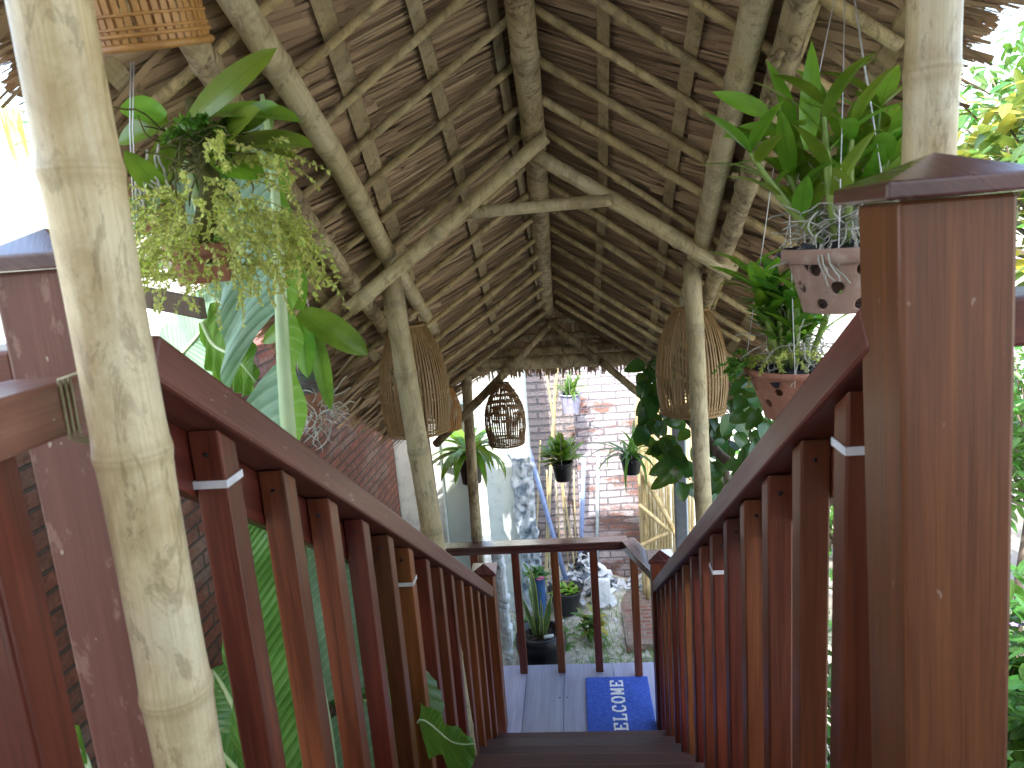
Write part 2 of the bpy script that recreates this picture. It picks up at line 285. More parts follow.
# ------------------------------------------------------------------ mesh builder
class MB:
    def __init__(s): s.v = []; s.f = []; s.uv = []; s.mi = []; s.sm = []; s.k = 0
    def quad(s, idx, uvs, mi=0, smooth=False):
        s.f.append(idx); s.uv.extend(uvs); s.mi.append(mi); s.sm.append(smooth)
    def box(s, c, hx, hy, hz, long=None, mi=0):
        """box from centre c and three half-axis vectors; grain runs along the longest"""
        c, hx, hy, hz = V(c), V(hx), V(hy), V(hz); ax = [hx, hy, hz]
        ln = long if long is not None else max(range(3), key=lambda i: ax[i].length)
        o = [i for i in range(3) if i != ln]; b = len(s.v); loc = []
        for i in (-1, 1):
            for j in (-1, 1):
                for k in (-1, 1):
                    s.v.append(c + hx * i + hy * j + hz * k); q = (i, j, k)
                    loc.append((q[o[0]] * ax[o[0]].length + 1.37 * q[o[1]] * ax[o[1]].length + .6, q[ln] * ax[ln].length))
        flip = hx.cross(hy).dot(hz) < 0
        for f in ((0, 1, 3, 2), (4, 6, 7, 5), (0, 4, 5, 1), (2, 3, 7, 6), (0, 2, 6, 4), (1, 5, 7, 3)):
            if flip: f = f[::-1]
            s.quad([b + i for i in f], [loc[i] for i in f], mi)
        return s
    def abox(s, x0, x1, y0, y1, z0, z1, long=None, mi=0):
        return s.box(((x0 + x1) / 2, (y0 + y1) / 2, (z0 + z1) / 2), ((x1 - x0) / 2, 0, 0), (0, (y1 - y0) / 2, 0), (0, 0, (z1 - z0) / 2), long, mi)
    def ring(s, c, t, r, n, ref):
        a = t.cross(ref)
        if a.length < 1e-4: a = t.cross(V((1, 0, 0)))
        a.normalize(); b = t.cross(a).normalized(); i0 = len(s.v)
        for k in range(n):
            an = 2 * math.pi * k / n; s.v.append(c + (a * math.cos(an) + b * math.sin(an)) * r)
        return i0
    def tube(s, pts, rad, n=10, vs=None, cap=True, mi=0, ref=V((.12, .31, .95))):
        pts = [V(p) for p in pts]
        if not isinstance(rad, (list, tuple)): rad = [rad] * len(pts)
        if vs is None:
            vs = [0.]
            for a, b in zip(pts, pts[1:]): vs.append(vs[-1] + (b - a).length)
        rs = []
        for i, p in enumerate(pts):
            t = (pts[min(i + 1, len(pts) - 1)] - pts[max(i - 1, 0)])
            t = t.normalized() if t.length > 1e-9 else V((0, 0, 1))
            rs.append(s.ring(p, t, rad[i], n, ref))
        for i in range(len(pts) - 1):
            for k in range(n):
                k2 = (k + 1) % n
                s.quad([rs[i] + k, rs[i] + k2, rs[i + 1] + k2, rs[i + 1] + k], [(k / n, vs[i]), ((k + 1) / n, vs[i]), ((k + 1) / n, vs[i + 1]), (k / n, vs[i + 1])], mi, True)
        if cap:
            s.quad([rs[0] + k for k in range(n)][::-1], [(.5, vs[0] + .3)] * n, mi); s.quad([rs[-1] + k for k in range(n)], [(.5, vs[-1] + .3)] * n, mi)
        return s
    def bamboo(s, p0, p1, r, r1=None, node=.3, n=14, wob=.25, mid=(), bulge=.09):
        """culm with swollen nodes; UV v is 1 per internode; mid = extra points it passes through"""
        r1 = r if r1 is None else r1; ctrl = [V(p0)] + [V(p) for p in mid] + [V(p1)]
        seg = [(b - a).length for a, b in zip(ctrl, ctrl[1:])]; T = sum(seg)
        def pos(d):
            for i, l in enumerate(seg):
                if d <= l or i == len(seg) - 1: return ctrl[i].lerp(ctrl[i + 1], min(1, max(0, d / l)))
                d -= l
        nodes = []; d = random.uniform(.2, .8) * node
        while d < T: nodes.append(d); d += node * random.uniform(.85, 1.15)
        ds = {0., T}
        for q in nodes:
            for e in (-.035, -.012, -.004, 0., .004, .012, .035):
                if 0 < q + e < T: ds.add(q + e)
        k = max(3, int(T / .12))
        for i in range(1, k): ds.add(T * i / k)
        ds = sorted(ds); pts = []; rad = []; vs = []
        ph = [random.uniform(0, 6) for _ in range(4)]; kink = {}
        for dd in ds:
            tt = dd / T; w_ = wob * r; nn = sum(1 for q in nodes if q < dd)
            if nn not in kink: kink[nn] = V([random.uniform(-1, 1) for _ in range(3)])
            p = pos(dd) + V((math.sin(dd * 2.1 + ph[0]), math.sin(dd * 1.7 + ph[1]), math.sin(dd * 2.4 + ph[2]))) * w_
            pts.append(p); a = min([abs(dd - q) for q in nodes] + [9])
            rad.append((r + (r1 - r) * tt) * (1 + bulge * math.exp(-(a / .009) ** 2) + .03 * math.exp(-(a / .04) ** 2)))
            lo = max([q for q in nodes if q <= dd], default=nodes[0] - node if nodes else 0.); i = len([q for q in nodes if q <= dd])
            hi = min([q for q in nodes if q > dd], default=lo + node); vs.append(i + (dd - lo) / max(hi - lo, 1e-3))
        return s.tube(pts, rad, n, vs)
    def knots(s, p0, p1, r, cnt):
        for _ in range(cnt):
            p = V(p0).lerp(V(p1), random.random()); d = V([random.uniform(-1, 1), random.uniform(-1, .2), random.uniform(-1, .3)]).normalized()
            ax = (V(p1) - V(p0)).normalized(); d = (d - ax * d.dot(ax)).normalized()
            s.tube([p + d * r * .6, p + d * r * 1.05, p + d * r * 1.22], [r * .34, r * .28, r * .18], 8, vs=[.2, .3, .4])
    def leaf(s, base, d, up, Ln, W, bend=.6, fold=.25, n=7, shape='lance', twist=0., mi=0, across=4, wave=0.):
        base, d = V(base), V(d).normalized(); up = V(up); side = d.cross(up)
        if side.length < 1e-3: side = d.cross(V((1, .3, 0)))
        side.normalize(); nrm = side.cross(d).normalized(); p = base.copy(); s.k += 1; rows = []
        for i in range(n + 1):
            t = i / n
            if shape == 'lance': wf = math.sin(math.pi * min(1, t ** .75 * .97 + .03)) ** .8
            elif shape == 'oval': wf = math.sin(math.pi * min(1, t * .93 + .07)) ** .6
            elif shape == 'strap': wf = min(1, t * 6 + .35) * (1 - max(0, t - .55) / .45 * .97) if t > .55 else min(1, t * 6 + .35)
            elif shape == 'heart': wf = (math.sin(math.pi * min(1, t ** .55 * .98)) ** .7) if t > 0 else .25
            elif shape == 'sword': wf = (.55 + .45 * math.sin(math.pi * min(1, t * .8 + .1))) * (1 - t ** 5)
            else: wf = 1
            if i == n: wf = .02
            sd = Matrix.Rotation(twist * t, 3, d) @ side; nr = sd.cross(d).normalized(); row = []
            for j in range(across + 1):
                u = j / across * 2 - 1
                q = p + sd * (u * W * .5 * wf) + nr * (abs(u) * W * .5 * wf * fold) + nr * (wave * W * math.sin(t * 9 + u * 2) * abs(u))
                row.append(len(s.v)); s.v.append(q)
            rows.append((row, t))
            ang = -bend / n; d = (Matrix.Rotation(ang, 3, side) @ d).normalized(); p = p + d * (Ln / n)
        for (a, ta), (b, tb) in zip(rows, rows[1:]):
            for j in range(across):
                u0, u1 = j / across, (j + 1) / across
                s.quad([a[j], a[j + 1], b[j + 1], b[j]], [(u0, s.k + ta * .98 + .01), (u1, s.k + ta * .98 + .01), (u1, s.k + tb * .98 + .01), (u0, s.k + tb * .98 + .01)], mi, True)
        return s
    def build(s, name, mats, parent=None, bev=0., loc=None):
        me = bpy.data.meshes.new(name); off = V(loc) if loc is not None else V((0, 0, 0))
        if parent is not None and loc is None: off = V(parent.get('_o', (0, 0, 0)))
        me.from_pydata([tuple(p - off) for p in s.v], [], s.f)
        ul = me.uv_layers.new(name='UVMap'); ul.data.foreach_set('uv', np.array(s.uv, dtype=np.float32).ravel())
        me.polygons.foreach_set('material_index', s.mi); me.polygons.foreach_set('use_smooth', s.sm)
        for mm in (mats if isinstance(mats, (list, tuple)) else [mats]): me.materials.append(M[mm] if isinstance(mm, str) else mm)
        me.update(); o = bpy.data.objects.new(name, me); C.objects.link(o)
        if parent is not None: o.parent = parent
        elif loc is not None: o.location = off
        if bev:
            b = o.modifiers.new('bevel', 'BEVEL'); b.width = bev; b.segments = 2; b.limit_method = 'ANGLE'; b.angle_limit = R(40)
        return o
def tag(o, label=None, cat=None, group=None, kind=None):
    if label: o['label'] = label
    if cat: o['category'] = cat
    if group: o['group'] = group
    if kind: o['kind'] = kind
    return o
def thing(name, label, cat, loc=(0, 0, 0), group=None):
    o = bpy.data.objects.new(name, None); C.objects.link(o); o.location = loc; o['_o'] = tuple(loc); o.empty_display_size = .1
    return tag(o, label, cat, group)
def shared(o, name, parent, mb_off):
    c = o.copy(); C.objects.link(c); c.parent = parent; c.location = V(o.location) + V(mb_off); return c
UP = V((0, 0, 1))
rnd = random.uniform

# ------------------------------------------------------------------ ground, paths, walls
GZ = -3.2
g = MB()
gn = 90
xs = [-400, -60, -20, -9] + [-7 + i * .16 for i in range(gn)] + [9, 20, 60, 400]; ys = [-400, -60, -8] + [0 + i * .12 for i in range(76)] + [12, 25, 80, 600]
random.seed(3)
for yy in ys:
    for xx in xs:
        bz = 0.
        if -6 < xx < 7 and .5 < yy < 8.5: bz = .035 * math.sin(xx * 2.1 + yy) + .03 * math.sin(yy * 3.3 - xx * 1.4) + rnd(-.012, .012)
        if 5.2 < yy and xx < .25 and abs(xx) < 2: bz += .05
        g.v.append(V((xx, yy, GZ - .04 + bz)))
for j in range(len(ys) - 1):
    for i in range(len(xs) - 1):
        a = j * len(xs) + i; g.quad([a, a + 1, a + 1 + len(xs), a + len(xs)], [(0, 0)] * 4, 0, True)
tag(g.build('ground', 'ground'), kind='structure')
tag(MB().abox(.28, 1.3, 5.2, 6.3, GZ - .2, GZ + .0).build('brick_paving', 'pave'), kind='structure')
tag(MB().abox(1.3, 6.5, 5.75, 6.9, GZ - .2, GZ + .07).build('path', 'path'), kind='structure')
tag(MB().abox(-9, -1.62, -1.4, 9, GZ - .2, GZ + .06).build('yard', 'path'), kind='structure')

def wall(name, x0, x1, y0, y1, z0, z1, mat, label, cat='wall', jag=0.):
    o = MB().abox(x0, x1, y0, y1, z0, z1).build(name, mat, bev=.006); return tag(o, label, cat)
wall('brick_wall', -1.6, -1.34, .9, 4.95, GZ - .2, -.36, 'brickl', 'old red brick wall with crumbling courses running beside the left stair railing')
# plaster block with a rough stone return
t = thing('plaster_wall', 'pale plastered garden wall with dark damp streaks behind the landing railing', 'wall', (-.9, 5.1, GZ))
MB().abox(-3.2, -1.02, 5.0, 5.3, GZ - .2, -.3).build('plaster_face', 'plaster', t)
MB().abox(-1.017, -.80, 5.06, 5.3, GZ - .2, -1.15).build('pier', 'plasterg', t)
MB().abox(-.80, -.42, 5.75, 6.0, GZ - .2, -.35).build('set_back_face', 'plaster', t)
random.seed(5)
s = MB(); cols_ = 9; rws = 46; g0 = []
for jz in range(rws + 1):
    z = GZ + (1.48 * jz / rws); row = []
    for ix in range(cols_ + 1):
        x = -.575 + .17 * ix / cols_; wob = .006 * math.sin(z * 9) + rnd(-.006, .006)
        row.append(len(s.v)); s.v.append(V((x + (wob if ix in (0, cols_) else 0) + .03 * (1 - jz / rws), 5.70 + rnd(-.018, .018), z)))
    g0.append(row)
for a_, b_ in zip(g0, g0[1:]):
    for ix in range(cols_): s.quad([a_[ix], a_[ix + 1], b_[ix + 1], b_[ix]], [(0, 0)] * 4, 0, True)
o = s.build('exposed_stone', 'stone', t); md = o.modifiers.new('solid', 'SOLIDIFY'); md.thickness = .045; md.offset = -1
s = MB(); z = GZ
while z < -2.35:
    h = rnd(.05, .12); s.box((-.66 + rnd(-.012, .012), 5.12, z + h / 2), (.045, 0, rnd(-.02, .02)), (0, .06, rnd(-.02, .02)), (rnd(-.02, .02), 0, h * .62)); z += h * .8
s.build('rubble_edge', 'rough', t, bev=.03)
wall('whitewashed_brick_wall', -.03, .56, 6.3, 6.6, GZ - .2, -.2, 'brickf', 'whitewashed brick wall with bare red bricks showing, right of the leaning poles')
wall('grey_brick_wall', -.8, -.033, 6.62, 6.9, GZ - .2, -.2, 'brickg', 'brick wall tinted grey for its shade, set back behind the thin leaning poles')
wall('white_garden_wall', .9, 7, 8.3, 8.5, GZ - .2, -.7, 'tin', 'bright white garden wall far behind the bamboo screen')
wall('unseen_house_wall', -3.4, 3.2, -1.9, -1.65, GZ, 4.2, 'housewall', 'cream house wall added out of view behind the stairs to block the sun')  # unseen wall, added to shade the stairs and bounce light back
# pale roof added beyond the brick wall to burn out white in the sun
nr = MB(); nr.box((-4.3, 3., -.52), (2.2, 0, .10), (0, 3.6, 0), (0, 0, .02)); o = nr.build('sheet_roof', 'tin'); 
tr_ = thing('added_shed', 'pale sheet metal shed roof added beyond the red brick wall as a white glare', 'shed', (-4.3, 3, GZ))
o.parent = tr_; o.location = -V(tr_.location)
MB().abox(-6.2, -2.3, -.3, 6.3, GZ, -.78).build('shed_wall', 'housewall', tr_)

# ------------------------------------------------------------------ staircase, deck, landing
XL, XR, Z0, TS = -.514, .349, .4358, .6418
t = thing('staircase', 'dark timber stair flight running down between the two baluster railings', 'staircase', (0, .913, -1.0))
YN, ZN, ST, RI = 3.433, -2.62, .28, .18
for k in range(0, 10):
    yn, zn = YN - ST * k, ZN + RI * k
    if k == 9: break
    MB().box((-.08, yn - .155, zn - .018), (.60, 0, 0), (0, .155, 0), (0, 0, .018)).build('tread', 'tread', t, bev=.004)
    MB().box((-.08, yn - .012, zn - .036 - .07), (.59, 0, 0), (0, .010, 0), (0, 0, .072)).build('riser', 'tread', t, bev=.002)
for sx in (-.70, .54):
    a = V((sx, .86, -1.0 - .16)); b = V((sx, 3.5, -1.0 - .16 - .6418 * 2.64)); d = (b - a) / 2; nn = V((0, -d.z, d.y)).normalized() if False else V((0, .54, .84))
    MB().box((a + b) / 2, d, V((.022, 0, 0)), nn * .13).build('stringer', 'tread', t, bev=.003)
t = thing('upper_deck', 'timber deck platform at the top of the stairs', 'deck', (0, 0, -1.04))
for i in range(16):
    y0 = -1.6 + i * .157
    MB().abox(-1.6, 1.6, y0, y0 + .15, -1.04, -1.0).build('deck_board', 'tread', t, bev=.003)
t = thing('stair_landing', 'pale grey painted board landing at the foot of the stairs', 'landing', (0, 3.9, -2.84))
xb = -1.30
edges = [-1.30, -1.02, -.72, -.43, -.187, .135, .45]
for x0, x1 in zip(edges, edges[1:]):
    MB().abox(x0 + .0015, x1 - .0015, 3.2, 4.335, -2.84, -2.80, long=1).build('landing_board', 'deck', t, bev=.002)
MB().abox(-1.3, .45, 4.24, 4.30, -3.0, -2.842).build('edge_joist', 'tread', t)
for x in (-1.2, -.4, .38): MB().abox(x - .05, x + .05, 4.1, 4.2, GZ - .1, -2.842).build('support_post', 'tread', t)
for x, y in ((-.212, 3.98), (-.165, 3.98), (-.21, 3.55), (-.16, 3.55)): MB().tube([(x, y, -2.8005), (x, y, -2.7985)], .006, 8).build('screw_head', 'screw', t)

# ------------------------------------------------------------------ railings
def slab_slope(x0, x1, y0, y1, ztop, th):
    """board following the stair slope; ztop = height of its top face line at Y=0"""
    s = MB(); a = V(((x0 + x1) / 2, y0, ztop - TS * y0)); b = V(((x0 + x1) / 2, y1, ztop - TS * y1))
    d = (b - a) / 2; nrm = V((0, TS, 1)).normalized(); thn = th / math.sqrt(1 + TS * TS)
    c = (a + b) / 2 - nrm * (thn * .5 / 1)
    s.box(c, ((x1 - x0) / 2, 0, 0), d, nrm * (thn * .5)); return s
def newel(parent, x0, x1, y0, y1, zb, zc, mat='newel', capmat='rail', over=.022, lean=0.):
    p = MB(); n0 = len(p.v); p.abox(x0, x1, y0, y1, zb, zc - .0)
    for v in p.v[n0:]:
        v.x += lean * (zc - v.z)
    p.build('newel_post', mat, parent, bev=.005)
    c = MB(); xa, xb_, ya, yb = x0 - over, x1 + over, y0 - over, y1 + over; zz = zc + .001
    vs = [V((xa, ya, zz)), V((xb_, ya, zz)), V((xb_, yb, zz)), V((xa, yb, zz)), V((xa, ya, zz + .018)), V((xb_, ya, zz + .018)), V((xb_, yb, zz + .018)), V((xa, yb, zz + .018)), V(((xa + xb_) / 2, (ya + yb) / 2, zz + .048))]
    b = len(c.v); c.v += vs
    for f in ((3, 2, 1, 0), (0, 1, 5, 4), (1, 2, 6, 5), (2, 3, 7, 6), (3, 0, 4, 7), (4, 5, 8), (5, 6, 8), (6, 7, 8), (7, 4, 8)):
        c.quad([b + i for i in f], [(vs[i].x * .9 + vs[i].z, vs[i].y) for i in f])
    c.build('post_cap', 'railtop', parent, bev=.003)
def stair_railing(side):
    lab = {'L': 'dark red timber stair railing on the left, past the near bamboo post', 'R': 'dark red timber stair railing on the right, starting at the big near newel post'}[side]
    sg = -1 if side == 'L' else 1
    xi = XL if side == 'L' else XR
    t = thing('stair_railing', lab, 'railing', (xi, 2.2, -1.4))
    xo = xi + sg * .095
    y0, y1 = (.86 if side == 'L' else .905), 3.63
    slab_slope(min(xi, xo), max(xi, xo), y0, y1, Z0 + .034, .07).build('handrail', 'railworn' if side == 'L' else 'railright', t, bev=.006)
    a, b = xi + sg * .068, xi + sg * .092
    slab_slope(min(a, b), max(a, b), y0, y1, Z0 - .038, .105).build('rail_beam', 'rail', t, bev=.003)
    b0, b1 = xi + sg * .017, xi + sg * .066
    yk = .995 if side == 'L' else .985; i = 0
    while yk < 3.58:
        zt = Z0 - .038 - TS * yk - .002; zb = -.417 - TS * yk - .22
        m = MB(); wdt = .05
        bx0, bx1 = min(b0, b1), max(b0, b1)
        n0 = len(m.v); m.abox(bx0, bx1, yk, yk + wdt, zb, zt)
        for v in m.v[n0:]:
            if v.z > zt - .01 and v.y > yk + .01: v.z -= TS * wdt
        for v in m.v[n0:]:
            if v.z < zb + .01 and v.y > yk + .01: v.z -= TS * wdt
        o = m.build('baluster', 'rail', t, bev=.004)
        q = MB(); q.tube([((bx0 + bx1) / 2 + rnd(-.004, .004), yk + .002, zt - .035 - rnd(0, .008)), ((bx0 + bx1) / 2, yk - .001, zt - .036)], .004, 8)
        if i < 6: q.build('screw_head', 'screw', o, loc=(0, 0, 0)).parent = o
        if i in (0, 5):
            s2 = MB(); zz = zt - (.085 if i == 0 else .12)
            e = .0015
            for (p, hx, hy) in (((( bx0 + bx1) / 2, yk - e, zz), (.0265, 0, 0), (0, .001, 0)), ((bx0 - e, yk + wdt / 2, zz), (.001, 0, 0), (0, .0265, 0)), ((bx1 + e, yk + wdt / 2, zz), (.001, 0, 0), (0, .0265, 0))):
                s2.box(p, hx, hy, (0, 0, .006))
            s2.build('cable_tie', 'tie', o, loc=(0, 0, 0)).parent = o
        for ch in o.children:
            ch.location = -V(o['_o']) if '_o' in o else V((0, 0, 0))
        yk += .2 + rnd(-.006, .006); i += 1
    # bottom rail under the balusters
    if side == 'L':
        newel(t, -.668, -.580, .795, .89, -1.35, .006, 'worn', 'worn', .012)
        newel(t, XL - .105, XL, 3.64, 3.745, -2.8, -1.80, 'rail', 'rail', .018)
    else:
        newel(t, .344, .462, .795, .905, -1.35, .008, 'newel', 'rail', .021, lean=.042)
        newel(t, XR, XR + .105, 3.64, 3.745, -2.8, -1.76, 'rail', 'rail', .018)
    return t
random.seed(11)
def fix_children(t):
    off = V(t['_o'])
    for o in t.children:
        for c in o.children:   # sub-parts were built in world coordinates
            c.location = -off
for sd_ in 'LR': fix_children(stair_railing(sd_))

t = thing('landing_railing', 'dark timber railing across the far edge of the landing with a pale shiny top', 'railing', (-.3, 4.27, -2.8))
ztp = -1.885
MB().abox(-1.3, .262, 4.205, 4.30, ztp - .055, ztp).build('handrail', 'railtop', t, bev=.005)
a = V((.262, 4.2525, ztp - .0275)); b = V((.42, 3.76, ztp - .035)); d = (b - a) / 2; sdv = V((d.y, -d.x, 0)).normalized()
MB().box((a + b) / 2, d, sdv * .0475, V((0, 0, .0275))).build('return_rail', 'railtop', t, bev=.005)
x = -1.20
k = 0
for x in (-1.23, -.97, -.71, -.448, -.199, .047, .293):
    yy = 4.235 if x < .2 else 4.16
    MB().abox(x - .024, x + .024, yy, yy + .048, -2.80, ztp - .056).build('baluster', 'rail', t, bev=.003)
# deck rails
t = thing('deck_railing', 'shiny red timber deck railing coming towards the viewer at the left edge', 'railing', (-.62, .5, -1.0))
MB().box((-.583, .40, -.140), (.045, 0, 0), (0, .345, 0), (0, 0, .029)).build('handrail', 'worn', t, bev=.005)
MB().abox(-.615, -.562, .60, .655, -1.0, -.172).build('baluster', 'rail', t, bev=.004)
MB().abox(-.615, -.562, .42, .475, -1.0, -.172).build('baluster', 'rail', t, bev=.004)
MB().abox(-.615, -.562, .24, .295, -1.0, -.172).build('baluster', 'rail', t, bev=.004)
MB().abox(-1.55, -.667, .80, .90, -.145, -.085).build('side_rail', 'rail', t, bev=.005)
t = thing('side_deck_railing', 'timber deck railing leaving the big newel post towards the right edge', 'railing', (1., .85, -1.0))
MB().abox(.462, 1.6, .80, .90, -.155, -.10).build('handrail', 'rail', t, bev=.005)
for i in range(5): MB().abox(.66 + i * .2, .71 + i * .2, .83, .88, -1.0, -.157).build('baluster', 'rail', t, bev=.004)

# ------------------------------------------------------------------ thatched roof
def RZ(X, Y, Cc=1.663): return Cc - .49 * Y - .7 * abs(X + .1)
YR0, YR1 = -1.3, 4.32
EL, ER = -1.10, .80
def eave(sg, Y): return (.80 + .22 * min(1, max(0, (Y - 1.0) / 2.4))) if sg < 0 else (.80 + .13 * min(1, max(0, (Y - 1.2) / 2.)))   # horizontal run from the ridge line to the eave
roof = thing('thatched_roof', 'steep thatched gable roof on bamboo poles covering the stairs', 'roof', (-.1, 2.5, .3))
random.seed(21)
tops = MB()
for sg, ex in ((-1, EL), (1, ER)):
    v = []
    for off in (.075, .25):
        for (X, Y) in ((-.1, YR0), (-.1, YR1 + .1), (-.1 + sg * eave(sg, 4.4), YR1 + .1), (-.1 + sg * eave(sg, 0.), YR0)):
            tops.v.append(V((X + (.0 if X == -.1 else 0), Y, RZ(X, Y) + off + (.05 if X == -.1 and off > .1 else 0)))); v.append(len(tops.v) - 1)
    fs = [(0, 1, 2, 3), (7, 6, 5, 4), (3, 2, 6, 7), (0, 3, 7, 4), (1, 5, 6, 2)]
    for f in fs:
        f = f if sg > 0 else f[::-1]
        tops.quad([v[i] for i in f], [(0, 0)] * 4)
tops.build('thatch_mass', 'thatchbase', roof)
def strip(mb, p, d, w_, ln, nrm, tilt, droop=0., seg=2):
    d = d.normalized(); side = d.cross(nrm).normalized(); side = (side * math.cos(tilt) + nrm * math.sin(tilt)).normalized()
    mb.k += 1; prev = None; c = p.copy(); jit = rnd(-.012, .012)
    for i in range(seg + 1):
        t_ = i / seg; ww = w_ * (1 - .75 * max(0, t_ - .5))
        a = len(mb.v); mb.v += [c - side * ww / 2, c + side * ww / 2]
        if prev is not None:
            mb.quad([prev, prev + 1, a + 1, a], [(0, mb.k + .02 + .9 * (t_ - 1 / seg)), (1 * w_ * 20, mb.k + .02 + .9 * (t_ - 1 / seg)), (w_ * 20, mb.k + .02 + .9 * t_), (0, mb.k + .02 + .9 * t_)])
        prev = a; c = c + d * (ln / seg) + side * jit * ln / seg + V((0, 0, droop * ln / seg * t_))
for sg, ex in ((-1, EL), (1, ER)):
    mb = MB(); nrm = V((-sg * .7, -.49, -1)).normalized()          # facing down into the room
    for i in range(17000):
        Y = rnd(1.0, YR1 + .25) if i % 8 else rnd(YR0, 1.0); W_ = eave(sg, Y); u = rnd(-.25, W_ + .0); X = -.1 + sg * u
        dX = sg; dY = -.38 + .05 * math.sin(Y * 5 + u * 3) + random.gauss(0, .022)
        d = V((dX, dY, -.49 * dY - .7)).normalized()
        ln = rnd(.35, 1.0); wd = random.choice((.0018, .0025, .003, .004, .005, .006, .009))
        endu = u + ln * .8
        if endu > W_ + .06: ln = max(.04, (W_ + .06 - u) / .8)
        if u < 0:
            X = -.1; ln *= .6
        p = V((X, Y, RZ(X, Y))) + V((0, 0, rnd(.040, .070)))
        strip(mb, p, d, wd, ln, nrm, rnd(-.45, .45))
    # frayed eave
    for i in range(2600):
        Y = rnd(YR0, YR1 + .2); W_ = eave(sg, Y); u = W_ - rnd(.04, .2); X = -.1 + sg * u; dY = -.2 + rnd(-.25, .25)
        d = V((sg, dY, -.49 * dY - .7 - rnd(.0, .25)))
        strip(mb, V((X, Y, RZ(X, Y) + rnd(.03, .26))), d, rnd(.006, .026), rnd(.06, .3), nrm, rnd(-.6, .6), -.25)
    # broad pale fronds near the eaves
    for i in range(500):
        Y = rnd(.8, YR1); W_ = eave(sg, Y); u = W_ - rnd(.2, .55); X = -.1 + sg * u; dY = -.5 + rnd(-.12, .12)
        d = V((sg, dY, -.49 * dY - .7)); strip(mb, V((X, Y, RZ(X, Y) + rnd(.028, .045))), d, rnd(.012, .028), rnd(.25, .45), nrm, rnd(-.3, .3))
    mb.build('thatch_underside', 'thatch', roof)
# ridge pole, laths, battens
MB().bamboo((-.06, -.2, RZ(-.1, -.2) - .03), (-.145, 4.34, RZ(-.1, 4.34) + .02), .036, .044, .42, 18, .12, mid=[(-.088, 2.07, .60), (-.10, 2.76, .285)]).build('ridge_pole', 'beam', roof)
for sg, ex in ((-1, EL), (1, ER)):
    Y = .62
    while Y < 4.2:
        sk = rnd(-.03, .03) - (.05 if sg < 0 else 0) * rnd(.3, 1.4); r = rnd(.0105, .0145)
        X1 = -.1 + sg * (eave(sg, Y) - rnd(.03, .12)); a = V((-.1 + sg * rnd(.0, .03), Y + sk * -.3, 0)); b = V((X1, Y + sk, 0)); a.z = RZ(a.x, a.y) + .004; b.z = RZ(b.x, b.y) + .0
        MB().bamboo(a, b, r * 1.05, r * .95, .2, 10, .35, bulge=.12).build('lath', 'lath', roof)
        Y += .165 + rnd(-.018, .018)
def batten(X0, X1, w_=.042):
    w_ *= .8
    s = MB(); y0, y1 = .3, 4.15; k = 26; s.k = 1; prev = None; ph = rnd(0, 6)
    for i in range(k + 1):
        Y = y0 + (y1 - y0) * i / k; X = X0 + (X1 - X0) * (Y - 1.8) / 1.5 + .006 * math.sin(Y * 3 + ph); z = RZ(X, Y) + .02
        sl_ = -.7 if X > -.1 else .7; a = len(s.v)
        s.v += [V((X - w_ / 2, Y, z - w_ / 2 * sl_)), V((X + w_ / 2, Y, z + w_ / 2 * sl_)), V((X + w_ / 2, Y, z + w_ / 2 * sl_ + .012)), V((X - w_ / 2, Y, z - w_ / 2 * sl_ + .012))]
        if prev is not None:
            for p, q in ((0, 1), (1, 2), (2, 3), (3, 0)):
                s.quad([prev + p, prev + q, a + q, a + p], [(p / 4, (Y - .13) * 2.6), (q / 4, (Y - .13) * 2.6), (q / 4, Y * 2.6), (p / 4, Y * 2.6)], 0)
        prev = a
    s.build('batten', 'batten', roof)
batten(-.53, -.68, .05); batten(-.33, -.39); batten(-.155, -.165, .035); batten(.13, .14, .04); batten(.33, .39, .04); batten(-.9, -.93, .04); batten(.70, .74, .04)
def rp(x, y, c=1.60): return on_roof(x, y, c)
lb = [rp(241, 7, 1.62), rp(337, 162, 1.63), rp(390, 262, 1.64), at(457, 362, 4.27)]
st = lb[0] + (lb[0] - lb[1]) * 2.2
MB().bamboo(st, lb[3], .034, .032, .34, 16, .1, mid=lb[:3]).build('side_beam', 'postg', roof)
rb = [rp(755, 8, 1.62), rp(706, 240, 1.63), at(668, 352, 4.25)]
st = rb[0] + (rb[0] - rb[1]) * 1.6
MB().bamboo(st, rb[2], .036, .03, .36, 16, .25, mid=rb[:2]).build('side_beam', 'postg', roof)
a, b = rp(203, 50, 1.62), rp(392, 345, 1.62); st = a + (a - b) * .8
k = MB().bamboo(st, b, .032, .028, .25, 14, .4, bulge=.15); k.knots(st, b, .03, 26); k.build('eave_pole', 'beam', roof)
a, b = rp(800, 0, 1.62), rp(700, 320, 1.62); st = a + (a - b) * .8
k = MB().bamboo(st, b, .036, .028, .25, 14, .4, bulge=.15); k.knots(st, b, .032, 30); k.build('eave_pole', 'beam', roof)
off = V((.045, .01, .02)); MB().bamboo(st + off, b + off, .012, .011, .3, 8, .3).build('split_cane', 'lath', roof)
# truss at the middle posts
T1, T2 = at(350, 308, 2.56), at(541, 141, 2.56)
MB().bamboo(T1, T2 + (T2 - T1) * .02, .028, .024, .33, 16, .12).build('rafter', 'postg', roof)
T1, T2 = at(526, 150, 2.64), at(733, 273, 2.62)
MB().bamboo(T1, T2, .025, .030, .3, 16, .12).build('rafter', 'postg', roof)
MB().bamboo(at(462, 214, 2.60), at(612, 200, 2.61), .022, .021, .4, 14, .1).build('collar_tie', 'postg', roof)
